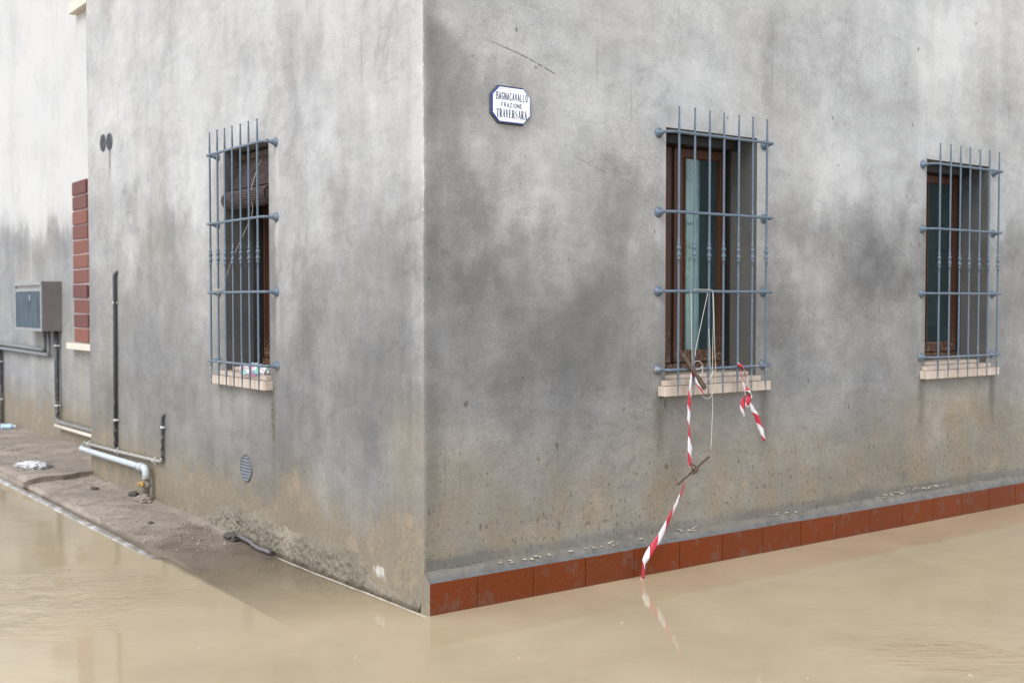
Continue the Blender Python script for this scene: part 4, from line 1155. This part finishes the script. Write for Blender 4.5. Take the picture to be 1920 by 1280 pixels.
G0 = -.0907
string('string', [
  [(1.775, -.104, 1.622), (1.80, -.101, 1.627), (1.86, -.101, 1.6265), (1.915, -.104, 1.626), (1.935, -.102, 1.612), (1.945,-.1,1.55), (1.952, -.100, 1.40), (1.958, -.100, 1.25), (1.966, -.100, 1.134), (1.962, -.102, 1.09), (1.950, -.104, 1.05)],
  [(1.762, -.092, 1.618), (1.758, -.100, 1.605), (1.762, -.100, 1.45), (1.766, -.100, 1.30), (1.770, -.102, 1.185), (1.775, -.106, 1.165)],
  [(1.905, -.080, 1.618), (1.894, -.098, 1.60), (1.86, -.100, 1.49), (1.82, -.100, 1.355), (1.799, -.100, 1.285), (1.792, -.104, 1.24)],
  [(1.937, -.100, 1.612), (1.941, -.102, 1.45), (1.938, -.102, 1.30), (1.934, -.104, 1.18), (1.930, -.104, 1.06), (1.932,-.106,1.0), (1.938, -.104, .946), (1.934,-.104,.86), (1.925, -.104, .685)],
  [(1.905, -.1, 1.40), (1.913, -.101, 1.30), (1.915, -.102, 1.22), (1.914, -.104, 1.17), (1.925, -.104, 1.15)],
  [(1.776, -.106, 1.205), (1.80, -.120, 1.213), (1.832, -.122, 1.19), (1.838, -.118, 1.15), (1.815, -.122, 1.128), (1.785, -.124, 1.142), (1.768, -.118, 1.16), (1.80, -.130, 1.168), (1.825, -.126, 1.182), (1.83, -.12, 1.16), (1.84, -.116, 1.135), (1.87, -.112, 1.108), (1.905, -.110, 1.106), (1.928, -.110, 1.135), (1.945, -.108, 1.155)],
  [(1.84, -.112, 1.012), (1.87, -.112, .992), (1.905, -.112, .995), (1.930, -.11, 1.02)],
  [(1.88, -.108, 1.065), (1.905, -.112, 1.062), (1.93, -.108, 1.064)]],
  'tangle of pale string tied to the taped grille with one end hanging down the wall', M_STRING, .0017)

# ------------------------------------------------------------------ the pale house set back on the left
FX = .45
FH = thing('house', 'pale plastered house set back behind the corner house with a flood stain across its wall', 'house', (FX, 7, 0))
ysf = np.concatenate([np.arange(Y_END+.002, 12, .035), np.arange(12, 16.01, .4)]); zsf = np.concatenate([np.arange(-.3, 5.6, .035), np.array([5.6])])
U, Z = np.meshgrid(ysf, zsf)
OPEN_F = (6.35, 7.06, 4.555, 5.5)
line_z = 2.45 + (fbm(U*2.3, U*0, 15, 4)-.5)*.45 + (fbm(U*12, Z*9, 8, 4)-.5)*.22
below = sstep(line_z - Z, -.22, .38)
tone = lerp(.98, .53, below) - .10*sstep(line_z-Z, -.02, .12)*sstep(-(line_z-Z), -.55, -.1)
tone = tone - .10*sstep(-Z, -.8, -.2)
tone = tone + .10*np.exp(-((U-9.15)/.08)**2)*below - .03*np.exp(-((U-9.9)/.3)**2)
mud = .8*sstep(-Z, -.75, -.25)
tone = tone + .06*np.exp(-((U-7.2)/.12)**2)*(Z < 1.1)
mud = np.maximum(mud, .5*np.exp(-((U-7.18)/.07)**2)*(Z < 1.08))
Af = np.stack([np.clip(tone, 0, 1), np.clip(mud, 0, 1), 0*tone, 0*tone], -1).reshape(-1, 4)
und = (fbm(U*2, Z*2, 3, 3)-.5)*.012
v = [(float(-n), float(u-7), float(z)) for n, u, z in zip(und.ravel(), U.ravel(), Z.ravel())]; nz, nu = U.shape; f = []
for j in range(nz-1):
    for i in range(nu-1):
        yc, zc = (ysf[i]+ysf[i+1])/2, (zsf[j]+zsf[j+1])/2
        if OPEN_F[0] < yc < OPEN_F[1] and OPEN_F[2] < zc < OPEN_F[3]: continue
        k = j*nu+i; f.append((k, k+nu, k+nu+1, k+1))
me = bpy.data.meshes.new('wall'); me.from_pydata(v, [], f); me.materials.append(M_FAR)
a_ = me.attributes.new('stain', 'FLOAT_COLOR', 'POINT'); a_.data.foreach_set('color', Af.astype(np.float32).ravel())
me.polygons.foreach_set('use_smooth', [True]*len(f)); me.update()
fw = bpy.data.objects.new('wall', me); COL.objects.link(fw); fw.parent = FH
mb = MB(); mb.quad((0, 16-7, -.3), (6, 16-7, -.3), (6, 16-7, 5.55), (0, 16-7, 5.55)); mb.quad((0, Y_END+.002-7, 5.55), (6, Y_END+.002-7, 5.55), (6, 9, 5.55), (0, 9, 5.55))
mb.build('back_wall', M_MORTAR, FH)
mb = MB(); mb.box((-.06, Y_END+.125-7, 5.565), (6, 9.1, 5.66)); mb.build('roof', M_ROOF, FH)
# bricked-in panel above the low sill
mb = MB(); mb.box((-.008, 6.40-7, 1.14), (.05, 7.432-7, 2.785)); bp_ = mb.build('brick_panel', M_MORTAR, FH)
b0 = None; NB = 11; bh = (2.785-1.142)/NB
for i in range(NB):
    for c in range(2):
        if b0 is None:
            mb = MB(); mb.box((-.018, -.500, .009), (.0, -.004, bh-.009), .005); o = mb.build('brick', M_BRICK, bp_); b0 = o
        else:
            o = b0.copy(); COL.objects.link(o); o.parent = bp_
        o.location = (-.002 + random.uniform(-.005, .004), 7.432-7 - c*.51 + random.uniform(-.006, .004), 1.142 + i*bh + random.uniform(-.003, .003)); o.rotation_euler = (random.uniform(-.012, .012), 0, random.uniform(-.02, .02))
mb = MB(); mb.box((-.085, 6.30-7, 1.075), (.02, 7.476-7, 1.138), .004); mb.build('window_sill', M_CREAM, FH)
mb = MB(); mb.box((-.085, 6.30-7, 4.445), (.06, 7.250-7, 4.550), .004); mb.build('window_sill', M_CREAM, FH)
mb = MB(); mb.box((.10, 6.3-7, 4.5), (.14, 7.12-7, 5.54)); sh = mb.build('shutter', M_SHUT, FH)
mb = MB(); mb.quad((0, 7.06-7, 4.55), (.14, 7.06-7, 4.55), (.14, 7.06-7, 5.5), (0, 7.06-7, 5.5)); mb.build('window_jamb', M_CREAM, FH)

# meter cabinet
MBX = thing('meter_cabinet', 'grey metal meter cabinet with a glazed door on the pale wall', 'cabinet', (FX, 8.48, 1.245))
mb = MB(); mb.box((-.200, -.56, .0), (.005, .56, .53), .004); mb.build('body', M_STEEL, MBX)
mb = MB(); mb.box((-.214, -.56, .49), (-.201, .56, .53), .002); mb.box((-.212, -.56, .0), (-.201, .56, .03), .002)
mb.box((-.212, -.56, .031), (-.201, -.515, .489), .002); mb.box((-.212, .515, .031), (-.201, .56, .489), .002); mb.box((-.210, -.514, .425), (-.201, .514, .455), .002)
dr = mb.build('door', M_STEELW, MBX)
def mat_pane():
    t = NT('cabinet_glass')
    n = t.noise(4, 5, .6, sc=(1, 1, .6)); st = t.step(t.noise(5, 4, .6, sc=(6, 6, .5)), .62, .72)
    c = t.ramp(n, [(.35, (.055, .078, .098)), (.6, (.085, .110, .135)), (.75, (.14, .125, .135))])
    c = t.mix(t.mul(st, .4), c, (.26, .30, .34))
    t.pbr(c, .6, 0, None, .02); return t.m
mb = MB(); mb.box((-.207, -.513, .032), (-.2012, .513, .424)); mb.build('pane', mat_pane(), dr)
mb = MB(); mb.box((-.209, -.10, .33), (-.2075, -.05, .39), .001); mb.build('latch', M_STEELW, dr)

FC = thing('cable_conduit', 'dark cable conduits below the meter cabinet on the pale wall', 'conduit', (FX-.03, 8.3, 1.0))
part_tube('run', [(FX-.04, 12.0, 1.045)] + bend((FX-.04, 10, 1.037), (FX-.04, 8.47, 1.030), (FX-.04, 8.47, 1.3), .05) + [(FX-.04, 8.47, 1.26)], .021, M_CONDUIT_G, FC)
part_tube('run', [(FX-.045, 12.0, .992)] + bend((FX-.045, 10, .985), (FX-.045, 8.28, .978), (FX-.045, 8.28, 1.2), .05) + [(FX-.045, 8.28, 1.26)], .021, M_CONDUIT_G, FC)
part_tube('riser', [(FX-.045, 7.985, 1.262), (FX-.045, 7.985, .70), (FX-.045, 7.985, .33)] + bend((FX-.045, 7.985, .5), (FX-.045, 7.985, .278), (FX-.045, 7.5, .279), .05) + [(FX-.045, 6.8, .283), (FX-.045, 5.5, .29)], .026, M_CONDUIT, FC)
part_tube('riser', [(FX-.04, 10.52, 1.02), (FX-.04, 10.52, .02)], .03, M_CONDUIT, FC)
part_tube('pale_pipe', [(FX-.055, 8.02, .232), (FX-.055, 6.8, .236), (FX-.055, 5.5, .24)], .020, M_CREAM, FC)
for (y, z, r) in ((7.985, 1.09, .031), (7.985, .45, .031), (10.52, .82, .036), (10.52, .35, .036)): clip(FC, (FX-.045, y, z), (0, 0, 1), r)

# litter on the raised slab
bt = thing('plastic_bottle', 'crushed pale blue plastic bottle lying by the pale wall', 'bottle', (.30, 9.68, .085))
bt.rotation_euler = (0, 0, -.5); bt.scale = (.5, 1.0, 1.0)
mb = MB(); prof = [(-.15, .03), (-.145, .042), (-.10, .043), (-.09, .037), (-.06, .042), (-.02, .036), (.03, .043), (.07, .040), (.10, .028), (.13, .016), (.15, .016)]
mb.lathe(prof, (0, 0, 0), (1, 0, 0), 14)
mb.v = [(x, y*(1+.2*mn.noise((x*20, y*30, z*30))), z*.8) for x, y, z in mb.v]; mb.build('body', M_BOTTLE, bt)
mb = MB(); mb.lathe([(.148, .018), (.170, .018), (.172, .014)], (0, 0, 0), (1, 0, 0), 12); mb.build('cap', M_WHITE, bt)
rag = crumple('cloth', (-.36, 5.93, .108), (.10, .20, .020), M_RAG, 6.5, 4, .9, 12)
tag(rag, 'crumpled white cloth lying on the raised muddy slab', 'cloth')

# specks of scum and straw drifting on the floodwater
mb = MB(); rq = random.Random(21)
for (cx, cy, n_, sp) in ((.15, -2.75, 10, .10), (1.1, -2.2, 5, .5), (-1.2, .6, 6, .5), (-.3, -.6, 6, .6), (2.6, -1.4, 6, .8), (-1.0, 2.6, 6, .4)):
    for q in range(n_):
        x, y = cx + rq.gauss(0, sp), cy + rq.gauss(0, sp)
        if y > -.12 and x > -.72: continue
        l, w, a = rq.uniform(.004, .014), rq.uniform(.002, .005), rq.random()*PI
        d = Vector((math.cos(a), math.sin(a), 0)); e = Vector((-d.y, d.x, 0)); c = Vector((x, y, 0)); o_ = len(mb.v)
        for zz in (-.002, .003):
            mb.v += [tuple(c + Vector((0, 0, zz)) + d*l*math.cos(2*PI*g/6) + e*w*math.sin(2*PI*g/6)) for g in range(6)]
        mb.f.append(tuple(o_+6+g for g in range(6))); mb.sm.append(False)
        for g in range(6): mb.f.append((o_+g, o_+(g+1) % 6, o_+6+(g+1) % 6, o_+6+g)); mb.sm.append(False)
o = mb.build('floating_specks', M_FLAKE); o['kind'] = 'stuff'; o['label'] = 'specks of scum and straw floating on the brown water'
